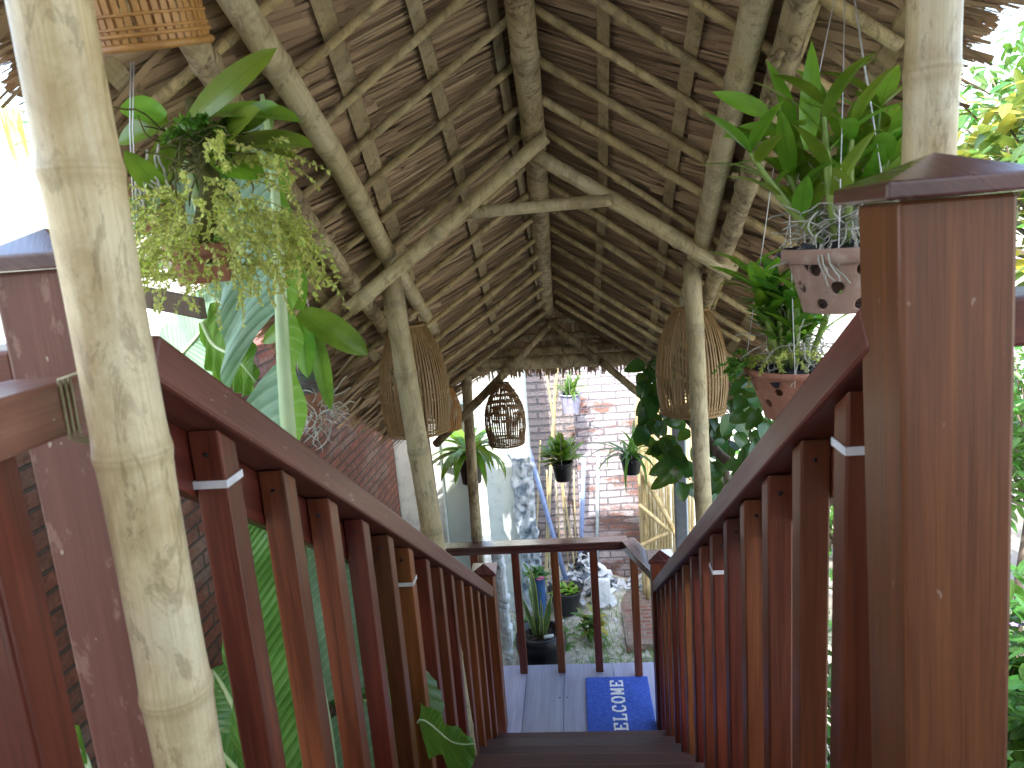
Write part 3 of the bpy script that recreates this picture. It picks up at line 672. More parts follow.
# end beam, hip end
MB().bamboo(at(452, 367, 4.30), at(672, 355, 4.28), .042, .040, .5, 16, .06).build('end_beam', 'beam', roof)
MB().bamboo(at(462, 357, 4.40), at(668, 343, 4.40), .030, .03, .5, 14, .06).build('end_pole', 'beam', roof)
MB().bamboo(at(484, 341, 4.40), at(655, 331, 4.40), .025, .023, .5, 12, .15).build('end_pole', 'beam', roof)
MB().bamboo(at(505, 324, 4.38), at(632, 316, 4.38), .022, .022, .4, 12, .2).build('end_pole', 'beam', roof)
MB().bamboo(at(552, 322, 4.27), at(516, 362, 4.22), .022, .022, .4, 12, .1).build('strut', 'beam', roof)
MB().bamboo(at(552, 324, 4.27), at(600, 362, 4.22), .022, .022, .4, 12, .1).build('strut', 'beam', roof)
MB().bamboo(at(508, 370, 4.22), at(436, 444, 4.42), .026, .026, .4, 12, .1).build('brace', 'beam', roof)
MB().bamboo(at(602, 362, 4.22), at(650, 403, 4.35), .022, .022, .4, 12, .1).build('brace', 'beam', roof)
hip = MB(); nrm = V((0, -.6, -1)).normalized(); random.seed(31)
rows = [(4.36, -.44, .28, 317), (4.44, -.56, .22, 333), (4.52, -.68, .19, 349), (4.64, -.76, .19, 365)]
for ri, (yy, zz, ln, _) in enumerate(rows):
    half = .24 + ri * .22
    for i in range(950):
        X = rnd(-.13 - half, -.13 + half); d = V((rnd(-.12, .12), .35 + rnd(-.15, .15), -1))
        strip(hip, V((X, yy + rnd(-.01, .05), zz + rnd(.0, .07) - .0)), d, rnd(.006, .018), ln * rnd(.62, 1.0), V((0, -1, .2)).normalized(), rnd(-.5, .5))
hip.build('hip_thatch', 'thatch', roof)
hb = MB(); v = [V((-.13, 4.40, -.30)), V((-1.10, 4.74, -.86)), V((.80, 4.74, -.86))]; w2 = [q + V((0, .12, .16)) for q in v]
hb.v += v + w2
for f in ((0, 1, 2), (5, 4, 3), (1, 4, 5, 2), (0, 3, 4, 1), (2, 5, 3, 0)): hb.quad(list(f), [(0, 0)] * len(f))
hb.build('hip_mass', 'thatchbase', roof)
# lashings
for px, py, Y, r in ((533, 147, 2.60, .030), (389, 275, 2.58, .042), (697, 252, 2.64, .036), (470, 212, 2.58, .030), (605, 201, 2.62, .028)):
    c = at(px, py, Y); s = MB()
    for q in range(4): 
        pts = [c + V((math.cos(a_) * r * 1.0, math.sin(a_) * r * 1.0, (q - 1.5) * .006 + math.cos(a_) * .012)) for a_ in [2 * math.pi * i / 14 for i in range(15)]]
        s.tube(pts, .0016, 5, cap=False)
    s.build('lashing', 'twine', roof)

# ------------------------------------------------------------------ posts
def post(name, p0, p1, r, r1, mat, label, node=.4, wob=.1, group=None):
    o = MB().bamboo(p0, p1, r, r1, node, 24, wob, bulge=.06).build(name, mat); return tag(o, label, 'post', group)
random.seed(42)
def col_(x, y, ztop, zbot): return V((x, y, ztop)), V((x, y, zbot))
post('bamboo_post', *col_(-.457, .68, .95, -1.0), .0352, .0352, 'post', 'thick pale bamboo post lashed to the deck rail nearest the viewer on the left', .26, .04, 'bamboo posts holding the thatched roof')
post('bamboo_post', *col_(.515, 1.10, 1.0, GZ), .034, .034, 'post', 'pale bamboo post rising behind the capped newel on the right', .55, .03, 'bamboo posts holding the thatched roof')
a, b = at(389, 262, 2.72), at(432, 535, 2.72); b2 = a + (b - a) * ((GZ - a.z) / (b.z - a.z))
post('bamboo_post', a, b2, .040, .048, 'postg', 'weathered bamboo post under the left end of the roof truss', .30, .12, 'bamboo posts holding the thatched roof')
a, b = at(690, 262, 2.78), at(704, 505, 2.78); b2 = a + (b - a) * ((GZ - a.z) / (b.z - a.z))
post('bamboo_post', a, b2, .033, .034, 'postg', 'slender weathered bamboo post crossing in front of the right hanging basket', .34, .15, 'bamboo posts holding the thatched roof')
a, b = at(465, 368, 4.37), at(478, 543, 4.37); b2 = a + (b - a) * ((GZ - a.z) / (b.z - a.z))
post('bamboo_post', a, b2, .032, .036, 'beam', 'brown bamboo post behind the landing railing, left of the small dark lantern', .35, .15, 'bamboo posts holding the thatched roof')
a, b = at(417, 380, 3.9), at(438, 540, 3.9); b2 = a + (b - a) * ((GZ - a.z) / (b.z - a.z))
post('timber_post', a, b2, .032, .032, 'bark', 'dark grey round timber post just behind the left truss post', .6, .2)
o = MB().abox(.585, .655, 4.38, 4.45, GZ - .1, -.9).build('timber_post', 'greypost', bev=.004); tag(o, 'square grey timber post behind the hanging vine leaves', 'post')
o = MB().tube([(.68, 4.6, GZ), (.68, 4.6, -1.0)], .016, 10).build('steel_tube', 'steel'); tag(o, 'thin pale steel tube standing beside the square grey post', 'pipe')
# ties on the near post and rail end
o = MB()
for q in range(3): o.tube([(-.494, .685 + q * .006, -.098), (-.5365, .70 + q * .008, -.108), (-.5370, .70 + q * .008, -.172), (-.51, .69 + q * .006, -.176)], .0018, 6)
tag(o.build('rope_lashing', 'twine'), 'yellowish twine lashing the deck rail end to the near bamboo post', 'rope')

# ------------------------------------------------------------------ woven lanterns
def profile_basket(t):   # t 0 bottom .. 1 top -> radius factor
    return (.88 + .12 * math.sin(min(1, t / .35) * math.pi / 2)) if t < .35 else .30 + .70 * math.cos((t - .35) / .65 * math.pi * .47) ** .62
def lantern(c_bot, dia, h, mat, label, nsp=46, topf=.30, prof=profile_basket, cord_to=None, cordmat='twine', lean=(0, 0), rimmat=None, hoops=(.5,), sw=.0062, base=True):
    t = thing('woven_lantern', label, 'lantern', tuple(V(c_bot)), 'woven bamboo lanterns hanging under the roof'); c_bot = V(c_bot); r = dia / 2
    s = MB(); s.k = 1; seg = 14
    for i in range(nsp):
        an = 2 * math.pi * i / nsp + rnd(-.02, .02); tw = rnd(-.03, .03); prev = None
        for j in range(seg + 1):
            tt = j / seg; rr = r * prof(tt); a2 = an + tw * tt; er = V((math.cos(a2), math.sin(a2), 0)); et = V((-math.sin(a2), math.cos(a2), 0))
            p = c_bot + er * rr + V((lean[0] * tt, lean[1] * tt, h * tt)); ww = sw * (1 if tt < .6 else .75); a = len(s.v)
            s.v += [p - et * ww / 2 - er * .001, p + et * ww / 2 - er * .001, p + et * ww / 2 + er * .0015, p - et * ww / 2 + er * .0015]
            if prev is not None:
                for x_, y_ in ((0, 1), (1, 2), (2, 3), (3, 0)): s.quad([prev + x_, prev + y_, a + y_, a + x_], [(0, 0)] * 4)
            prev = a
    s.build('splints', mat, t)
    def hoop(tt, rr, wd, name, mt, zig=0.):
        q = MB(); n = 60
        pts = [c_bot + V((math.cos(x_) * (r * prof(tt) + rr), math.sin(x_) * (r * prof(tt) + rr), h * tt + zig * math.sin(x_ * 30))) + V((lean[0] * tt, lean[1] * tt, 0)) for x_ in [2 * math.pi * i / n for i in range(n + 1)]]
        q.tube(pts, wd, 6, cap=False); q.build(name, mt, t)
    for hh in hoops: hoop(hh, .002, .0022, 'hoop', mat, .002)
    hoop(0.0, .0015, .006, 'rim', rimmat or mat); hoop(.045, .003, .003, 'hoop', mat, .004)
    hoop(.995, .0, .006, 'top_ring', rimmat or mat)
    if base:
        q = MB()
        for i in range(10):
            yy = -r * .8 + i * r * .178; xx = math.sqrt(max(0, (r * .8) ** 2 - yy ** 2)); q.box(c_bot + V((0, yy, .002)), (xx, 0, 0), (0, .005, 0), (0, 0, .001))
        q.build('woven_floor', mat, t)
    if cord_to is not None:
        top = c_bot + V((lean[0], lean[1], h)); q = MB(); n = 3
        for i in range(n): q.tube([top + V((rnd(-.01, .01), rnd(-.01, .01), 0)), (top + V(cord_to)) / 2 + V((rnd(-.008, .008), rnd(-.008, .008), 0)), V(cord_to)], .0018, 5)
        q.build('hanging_cord', cordmat, t)
    return t
random.seed(50)
c = at(150, 45, 1.12)
lantern(c, .178, .34, 'rattan', 'honey coloured woven lantern cut off by the top edge above the orchids', 44, prof=lambda t: (.97 + .05 * t) if t < .5 else (.995 - .5 * (t - .5) ** 1.6), cord_to=c + V((0, 0, .44)), hoops=(.07, .12), sw=.0085, base=False).rotation_euler = (R(17), 0, 0)
c = at(419, 430, 2.98); lantern(c, .295, .46, 'rattang', 'large dome lantern half hidden by the left truss post', 64, cord_to=c + V((.0, .0, .58)), cordmat='purple', hoops=(.33, .40), sw=.0075)
c = at(693, 411, 2.98); lantern(c, .292, .43, 'rattang', 'large dome lantern behind the slender right post', 60, cord_to=c + V((.03, 0, .52)), hoops=(.38,), sw=.0075)
c = at(507, 443, 4.18)
pc = lambda t: (.84 + .16 * math.sin(min(1, t / .35) * math.pi / 2)) if t < .4 else .24 + .76 * math.cos((t - .4) / .6 * math.pi * .48) ** .9
t = lantern(c, .245, .37, 'rattand', 'small dark brown openwork lantern hanging over the landing railing', 50, prof=pc, cord_to=c + V((0, 0, .44)), hoops=(.27, .5, .62), sw=.0072, rimmat='rattand')
q = MB()
for tt0 in (.45, .55, .65, .75, .85):
    for i in range(40):
        a0 = 2 * math.pi * i / 40; 
        if random.random() < .55:
            rr = .1225 * pc(tt0); p = c + V((math.cos(a0) * rr, math.sin(a0) * rr, .37 * tt0)); q.box(p, (-math.sin(a0) * .011, math.cos(a0) * .011, 0), (math.cos(a0) * .001, math.sin(a0) * .001, 0), (0, 0, .009))
q.build('woven_band', 'rattand', t)
c = at(449, 428, 3.75); lantern(c, .15, .22, 'rattan', 'small amber lantern peeping out behind the large left dome lantern', 40, cord_to=c + V((0, 0, .40)), hoops=(.5,))

# ------------------------------------------------------------------ pots
def holed_pot(parent, c, r0, r1, h, mat, holes, thick=.006, lip=.02, tilt=None):
    """pot with round holes cut through its wall; c = centre of the rim"""
    n, k = 168, 44; me = bpy.data.meshes.new('pot'); vs = []; c = V(c); uvp = []
    hl = []
    for (az, t_, rr) in holes: hl.append((az, t_, rr))
    for j in range(k + 1):
        t_ = j / k; r = r1 + (r0 - r1) * t_
        for i in range(n):
            az = 2 * math.pi * i / n; zz = -h * (1 - t_); a2, z2 = az, zz
            for (ha, ht, hr) in hl:
                hz = -h * (1 - ht); rr = r1 + (r0 - r1) * ht; dx = (((a2 - ha + math.pi) % (2 * math.pi)) - math.pi) * rr; dz = z2 - hz; dd = math.hypot(dx, dz)
                cell = 2 * math.pi * rr / n * 1.05
                if 1e-6 < dd and abs(dd - hr) < cell * .62: a2 = ha + dx / dd * hr / rr; z2 = hz + dz / dd * hr
            rc = r1 + (r0 - r1) * (1 + z2 / h); vs.append((math.cos(a2) * rc, math.sin(a2) * rc, z2))
    fs = []
    for j in range(k):
        for i in range(n):
            q = [j * n + i, j * n + (i + 1) % n, (j + 1) * n + (i + 1) % n, (j + 1) * n + i]
            cx_ = [sum(vs[a][m_] for a in q) / 4 for m_ in range(3)]; inside = False; az = math.atan2(cx_[1], cx_[0])
            for (ha, ht, hr) in hl:
                hz = -h * (1 - ht); rr = r1 + (r0 - r1) * ht; dx = (((az - ha + math.pi) % (2 * math.pi)) - math.pi) * rr
                if math.hypot(dx, cx_[2] - hz) < hr * .985: inside = True
            if not inside: fs.append(q)
    b = len(vs); vs += [(math.cos(2 * math.pi * i / n) * r1 * .25, math.sin(2 * math.pi * i / n) * r1 * .25, -h) for i in range(n)]
    for i in range(n): fs.append([b + i, b + (i + 1) % n, (i + 1) % n, i])
    off = V(parent['_o']); me.from_pydata([tuple(V(p) + c - off) for p in vs], [], fs); me.materials.append(M[mat])
    for p in me.polygons: p.use_smooth = True
    o = bpy.data.objects.new('pot', me); C.objects.link(o); o.parent = parent
    md = o.modifiers.new('solid', 'SOLIDIFY'); md.thickness = thick; md.offset = -1
    q = MB(); nn = 64; prof = [(r0 - thick, -lip), (r0 + .0015, -lip - .002), (r0 + .006, -lip), (r0 + .007, -.002), (r0 + .004, .003), (r0 - thick, .002)]; i0 = len(q.v)
    for (rr, zz) in prof:
        for i in range(nn): a_ = 2 * math.pi * i / nn; q.v.append(c + V((math.cos(a_) * rr, math.sin(a_) * rr, zz)))
    for j in range(len(prof) - 1):
        for i in range(nn): q.quad([j * nn + i, j * nn + (i + 1) % nn, (j + 1) * nn + (i + 1) % nn, (j + 1) * nn + i], [(0, 0)] * 4, 0, True)
    q.build('pot_rim', mat, parent)
    return o
def lumps(parent, c, r, z, n, mat, size, name='potting_mix'):
    s = MB(); c = V(c)
    for i in range(n):
        a_ = rnd(0, 6.283); rr = r * math.sqrt(random.random()); p = c + V((math.cos(a_) * rr, math.sin(a_) * rr, z + rnd(-size * .5, size * .6)))
        ax = [V([rnd(-1, 1) for _ in range(3)]).normalized() * size * rnd(.4, 1.) for _ in range(3)]; s.box(p, *ax)
    nn = 28; b = len(s.v); s.v.append(c + V((0, 0, z)))
    for i in range(nn): s.v.append(c + V((math.cos(2 * math.pi * i / nn) * r, math.sin(2 * math.pi * i / nn) * r, z - .004)))
    for i in range(nn): s.quad([b, b + 1 + i, b + 1 + (i + 1) % nn], [(0, 0)] * 3)
    s.build(name, mat, parent)
def plain_pot(parent, c, r0, r1, h, mat, lip=.014, soil='soil', ridges=0):
    c = V(c); q = MB(); nn = 48; prof = [(.001, -h), (r1, -h), (r1 * 1.01, -h + .003)]
    for i in range(1, 10): prof.append((r1 + (r0 - r1) * i / 10 + (ridges if i % 2 else 0), -h + (h - lip) * i / 9.0))
    prof += [(r0 + .004, -lip), (r0 + .005, 0), (r0 - .003, 0), (r0 - .006, -.02), (.001, -.022)]
    for (rr, zz) in prof:
        for i in range(nn): a_ = 2 * math.pi * i / nn; q.v.append(c + V((math.cos(a_) * rr, math.sin(a_) * rr, zz)))
    for j in range(len(prof) - 1):
        for i in range(nn): q.quad([j * nn + i, j * nn + (i + 1) % nn, (j + 1) * nn + (i + 1) % nn, (j + 1) * nn + i], [(0, 0)] * 4, 0, True)
    q.build('pot', mat, parent); lumps(parent, c, r0 - .008, -.016, 40, soil, .006, 'soil')
def wires(parent, c, r, top, azs, mat='wire', rad=.0011, name='hanging_wire'):
    for a_ in azs:
        s = MB(); p = V(c) + V((math.cos(a_) * r, math.sin(a_) * r, 0)); s.tube([p + V((0, 0, -.03)), p, p.lerp(V(top), .5) + V((rnd(-.003, .003), 0, 0)), V(top)], rad, 5); s.build(name, mat, parent)
def ddir(az, el): return V((math.cos(az) * math.cos(el), math.sin(az) * math.cos(el), math.sin(el)))
def cane_plant(parent, c, n, hgt, mat, spread=.5, leafL=.14, leafW=.035, canes=None):
    """dendrobium: canes with alternate leaves"""
    cs = canes or [(rnd(0, 6.28), rnd(.1, spread), rnd(.6, 1.) * hgt) for _ in range(n)]
    cn = MB(); lf = MB(); lf.k = random.randint(0, 400)
    for (az, ti, hh) in cs:
        p = V(c) + V((math.cos(az) * .03, math.sin(az) * .03, 0)); d = ddir(az, math.pi / 2 - ti); pts = [p.copy()]; k = 9
        for i in range(k):
            d = (d + V((0, 0, .05))).normalized(); p = p + d * hh / k; pts.append(p.copy())
        rad = [.0035 + .0045 * math.sin(math.pi * min(1, i / k * .9 + .1)) for i in range(k + 1)]; cn.tube(pts, rad, 8)
        a0 = rnd(0, 6.28)
        for i in range(3, k + 1):
            for q in range(1 if i < k else 3):
                az2 = a0 + i * 2.6 + q * 2.1 + rnd(-.3, .3); el = rnd(.35, .9); dl = (ddir(az2, el) + d * .5).normalized()
                lf.leaf(pts[i], dl, UP, leafL * rnd(.7, 1.2), leafW * rnd(.8, 1.2), rnd(.3, 1.0), rnd(.12, .35), 7, 'lance', rnd(-.3, .3))
    cn.build('cane', 'cane', parent); lf.build('foliage', mat, parent)
def root_tangle(parent, c, r, n, mat='root', down=.06, name='aerial_roots'):
    s = MB()
    for i in range(n):
        a_ = rnd(0, 6.28); p = V(c) + V((math.cos(a_) * r * rnd(0, 1), math.sin(a_) * r * rnd(0, 1), rnd(0, .07))); d = V((rnd(-1, 1), rnd(-1, 1), rnd(-.4, .6))).normalized(); pts = [p.copy()]
        for k in range(7):
            d = (d + V((rnd(-.6, .6), rnd(-.6, .6), rnd(-.6, .35)))).normalized(); p = p + d * .016; pts.append(p.copy())
        s.tube(pts, [.0018] * 7 + [.0008], 5)
    s.build(name, mat, parent)
def sprigs(parent, c, n, r, ln, mat, name='creeping_sprigs', leafs=.009, hang=.5, origin_h=0., bias=V((0, 0, 0)), segs=16):
    st = MB(); lf = MB(); lf.k = random.randint(0, 900)
    for i in range(n):
        a_ = rnd(0, 6.28); p = V(c) + V((math.cos(a_) * r * rnd(.1, 1), math.sin(a_) * r * rnd(.1, 1), origin_h * rnd(-1, 1))); d = (ddir(a_, rnd(-.2, .9)) + bias).normalized(); pts = [p.copy()]; L_ = ln * rnd(.5, 1.15)
        for k in range(segs):
            d = (d + V((rnd(-.25, .25), rnd(-.25, .25), rnd(-.25, .12) - hang * .18))).normalized(); p = p + d * L_ / segs; pts.append(p.copy())
            for q in range(3):
                dl = (V([rnd(-1, 1) for _ in range(3)]) + d * .4).normalized(); lf.leaf(p, dl, V((rnd(-1, 1), rnd(-1, 1), 1)), leafs * rnd(.7, 1.3), leafs * .62, .2, .1, 2, 'oval', 0, 0, 2)
        st.tube(pts, .0009, 4, cap=False)
    st.build('sprig_stems', 'stemy', parent); lf.build(name, mat, parent)

random.seed(61)
# big right orchid pot
c = at(843, 247, 1.5)
t = thing('orchid_pot', 'weathered pale terracotta orchid pot with large round holes, high against the big newel', 'potted plant', tuple(c), 'hanging orchid pots')
hol = []
for k_ in range(7):
    a_ = k_ * 2 * math.pi / 7; hol += [(a_ + .25, .70, .0125), (a_ + .68, .42, .0125), (a_ + .3, .16, .011)]
holed_pot(t, c, .109, .073, .125, 'terrag', hol, lip=.024)
lumps(t, c, .098, -.012, 60, 'char', .016)
root_tangle(t, c + V((0, 0, .01)), .075, 110)
s = MB()
for i in range(14):
    a_ = rnd(3.2, 6.2); p = c + V((math.cos(a_) * .10, math.sin(a_) * .10, .012)); pts = [p]; d = V((math.cos(a_) * .4, math.sin(a_) * .4, -1)).normalized()
    for k in range(6): d = (d + V((rnd(-.4, .4), rnd(-.4, .1), rnd(-.3, .2)))).normalized(); p = p + d * .016; pts.append(p)
    s.tube(pts, .0018, 5)
s.build('trailing_roots', 'root', t)
cane_plant(t, c + V((0, 0, .0)), 0, .3, 'orch', leafL=.15, leafW=.036, canes=[(3.3, .85, .25), (3.0, .55, .20), (3.9, .25, .27), (4.6, .12, .22), (5.6, .35, .20), (.4, .45, .22), (1.6, .4, .22), (2.5, .35, .24), (5.9, .62, .2), (.2, .2, .26)])
lf = MB(); lf.k = 30
for (px, py, dx, dz, ln, wd) in ((806, 150, .1, 1, .20, .040), (878, 165, .75, 1, .16, .045), (885, 165, .5, .7, .15, .05), (850, 150, -.4, 1, .12, .03), (770, 115, -1, .55, .12, .035), (775, 130, -1, .1, .10, .036), (860, 190, .9, .25, .13, .04), (820, 180, -.7, .4, .12, .034), (840, 170, .2, 1, .13, .034)):
    lf.leaf(at(px, py, 1.5 + rnd(-.07, .05)), V((dx, rnd(-.3, .1), dz)), V((rnd(-.3, .3), -1, .3)), ln, wd, rnd(.2, .6), .18, 8, 'lance', rnd(-.3, .3))
lf.build('long_leaves', 'orchl', t)
tp = V((c.x - .01, c.y - .02, RZ(c.x, c.y) + .0)); wires(t, c, .112, tp, (2.7, 4.3, .3, 5.2), rad=.0011)
# second right orchid pot
c = at(796, 366, 1.86)
t = thing('orchid_pot', 'orange terracotta orchid pot with small round holes, resting low behind the right handrail', 'potted plant', tuple(c), 'hanging orchid pots')
hol = []
for k_ in range(8):
    a_ = k_ * 2 * math.pi / 8; hol += [(a_ + .1, .62, .0105), (a_ + .5, .36, .011), (a_ + .12, .14, .010)]
holed_pot(t, c, .122, .075, .13, 'terra', hol, lip=.012)
lumps(t, c, .11, -.014, 60, 'char', .015); root_tangle(t, c + V((0, 0, .01)), .08, 60)
cane_plant(t, c, 9, .26, 'orchl', .5, .13, .034); cane_plant(t, c, 5, .22, 'orchd', .6, .12, .034)
sprigs(t, c + V((-.05, -.03, .03)), 16, .05, .09, 'creep', leafs=.011, hang=.2)
sprigs(t, c + V((-.12, -.02, .02)), 10, .02, .09, 'creepd', leafs=.011, hang=.1, bias=V((-1, 0, .2)))
tp = V((c.x - .03, c.y, RZ(c.x, c.y))); wires(t, c, .124, tp, (2.9, 4.4, .4, 5.3))
# upper left orchid with creeper
c = at(200, 246, 1.36)
t = thing('orchid_pot', 'terracotta pot smothered in frothy yellow-green creeper under broad orchid leaves', 'potted plant', tuple(c), 'hanging orchid pots')
holed_pot(t, c, .060, .045, .07, 'terra', [(a_ * .9, .5, .009) for a_ in range(7)])
lumps(t, c, .054, -.012, 40, 'moss', .014)
o = MB(); cc = at(200, 150, 1.33); o.tube([c, at(212, 190, 1.33), at(198, 130, 1.33), at(192, 100, 1.35)], [.02, .022, .018, .012], 10); o.build('mossy_stem', 'moss', t)
root_tangle(t, at(200, 170, 1.32), .05, 50, 'moss', name='moss_roots')
sprigs(t, at(209, 232, 1.33), 110, .12, .17, 'creep', leafs=.009, hang=.22, origin_h=.085)
sprigs(t, at(205, 225, 1.30), 50, .13, .15, 'creep', leafs=.009, hang=.9, origin_h=.06)
sprigs(t, at(222, 165, 1.30), 14, .03, .16, 'creep', leafs=.011, hang=.0, bias=V((1.2, 0, .4)))
sprigs(t, at(270, 215, 1.30), 16, .03, .16, 'creep', leafs=.012, hang=.5, bias=V((1.3, 0, -.5)))
sprigs(t, at(205, 130, 1.30), 10, .03, .06, 'creepd', leafs=.014, hang=.1)
lf = MB(); lf.k = 60
for (x0, y0, x1, y1, wd, up_, bd) in ((190, 122, 262, 48, .046, (.3, -1, .2), .3), (205, 118, 285, 92, .075, (0, -.6, 1), .5), (200, 150, 268, 118, .075, (0, -1, .5), -.2), (215, 140, 292, 138, .05, (0, -.3, 1), .4), (165, 118, 112, 95, .05, (0, -1, .5), .4), (168, 120, 112, 138, .05, (0, -1, .3), .3), (176, 128, 150, 185, .042, (.6, -1, .1), .2), (170, 200, 128, 150, .05, (0, -1, .1), -.2), (160, 190, 130, 215, .05, (0, -1, .1), .2), (228, 128, 285, 112, .05, (0, -1, .4), -.3), (212, 150, 300, 126, .09, (0, -.5, 1), .3), (210, 155, 262, 172, .06, (0, -1, .5), .2), (180, 125, 158, 186, .05, (.8, -1, .1), .1)):
    a, b = at(x0, y0, 1.31 + rnd(-.03, .03)), at(x1, y1, 1.29 + rnd(-.05, .04)); lf.leaf(a, b - a, V(up_), (b - a).length * 1.05, wd, bd, .22, 9, 'oval', rnd(-.2, .2))
lf.build('orchid_leaves', 'orch', t)
s = MB()
for i in range(9):
    p = at(rnd(128, 160), rnd(140, 200), 1.27); pts = [p]; d = V((rnd(-.5, .5), 0, -1)).normalized()
    for k in range(6): d = (d + V((rnd(-.6, .6), rnd(-.2, .2), rnd(-.4, .2)))).normalized(); p = p + d * .013; pts.append(p)
    s.tube(pts, .0022, 6)
s.build('aerial_roots', 'root', t)
for px in (131, 134):
    s = MB(); s.tube([at(px, 62, 1.26), at(px - 1, 130, 1.27), at(px + 2, 200, 1.27), at(px + 6, 240, 1.29)], .0012, 5); s.build('hanging_wire', 'wire', t)
s = MB(); a = at(120, 292, 1.45); b = at(204, 309, 1.45); s.box((a + b) / 2, (b - a) / 2, (0, .012, 0), (0, 0, .022)); tag(s.build('timber_plank', 'bark', bev=.004), 'grey-brown timber plank showing under the frothy creeper', 'plank')
a = at(126, 216, 1.36); b = at(142, 226, 1.36)
# lower left basket orchid (behind the banana leaf)
c = at(306, 378, 2.0)
t = thing('orchid_basket', 'wire-hung basket orchid with broad glossy leaves behind the upright banana leaf', 'potted plant', tuple(c), 'hanging orchid pots')
plain_pot(t, c, .050, .042, .14, 'terra'); s = MB()
for q in range(12):
    s.tube([c + V((math.cos(a_) * .058, math.sin(a_) * .058, .03 - q * .006)) for a_ in [2 * math.pi * i / 24 for i in range(25)]], .0022, 5, cap=False)
s.build('wire_basket', 'greypost', t)
root_tangle(t, c + V((.02, -.02, -.13)), .06, 60)
lf = MB(); lf.k = 90
for (x0, y0, x1, y1, wd, bd) in ((300, 312, 364, 345, .085, .5), (306, 330, 318, 412, .075, .3), (302, 318, 306, 372, .06, .3), (300, 310, 296, 256, .05, .2), (312, 322, 330, 405, .05, -.3), (298, 320, 262, 340, .05, .3)):
    a, b = at(x0, y0, 1.97), at(x1, y1, 1.93 + rnd(-.04, .04)); lf.leaf(a, b - a, V((.3, -1, .6)), (b - a).length * 1.08, wd, bd, .28, 10, 'oval', rnd(-.3, .3))
lf.build('orchid_leaves', 'orch', t)
wires(t, c, .055, V((c.x, c.y, RZ(c.x, c.y))), (.5, 2.5, 4.7))

# small hanging pots near the landing
random.seed(71)
def hang_pot(c, r, h, label, kind, mat='black'):
    c = V(c); t = thing('hanging_pot', label, 'potted plant', tuple(c), 'small hanging pots beyond the landing'); plain_pot(t, c, r, r * .72, h, mat)
    lf = MB(); lf.k = random.randint(0, 500)
    if kind == 'fern':
        for i in range(48):
            az = rnd(0, 6.28); lf.leaf(c + V((0, 0, -.01)), ddir(az, rnd(.3, 1.2)), UP, rnd(.28, .46), rnd(.045, .065), rnd(1.1, 2.4), .15, 9, 'lance', rnd(-.3, .3))
        lf.build('foliage', 'orch', t)
    elif kind == 'bushy':
        for i in range(75):
            az = rnd(0, 6.28); el = rnd(.1, 1.5); p = c + ddir(az, el) * rnd(.02, .08) * V((1, 1, 1.3)).length / 1.9; lf.leaf(p, ddir(az, el), UP, rnd(.09, .15), rnd(.045, .06), rnd(0, .5), .2, 6, 'oval', rnd(-.3, .3))
        lf.build('foliage', 'orch', t)
    elif kind == 'strap':
        for i in range(34):
            az = rnd(0, 6.28); lf.leaf(c + V((rnd(-.03, .03), rnd(-.03, .03), -.01)), ddir(az, rnd(.7, 1.45)), UP, rnd(.2, .4), rnd(.016, .026), rnd(.6, 3.0), .3, 9, 'strap', rnd(-.3, .3))
        lf.build('foliage', 'spider', t)
    else:
        for i in range(60):
            az = rnd(0, 6.28); lf.leaf(c + V((rnd(-.04, .04), rnd(-.04, .04), -.01)), ddir(az, rnd(.6, 1.5)), UP, rnd(.15, .26), rnd(.01, .018), rnd(.2, 1.6), .3, 7, 'strap')
        lf.build('foliage', 'grass', t)
    wires(t, c, r, c + V((0, 0, .7)), (.5, 2.6, 4.7), rad=.0012)
    return t
hang_pot(at(469, 452, 4.75), .095, .22, 'black hanging pot with long arching leaves behind the far bamboo post', 'fern')
hang_pot(at(562, 462, 4.75), .072, .13, 'black hanging pot with a compact rosette of glossy leaves, centre of the opening', 'bushy')
hang_pot(at(631, 456, 4.7), .075, .12, 'black hanging pot with thin drooping strap leaves in front of the whitewashed bricks', 'strap')
hang_pot(at(570, 393, 6.0), .092, .17, 'pale lavender hanging pot with a spiky grass tuft high by the far wall', 'tuft', 'lavpot')

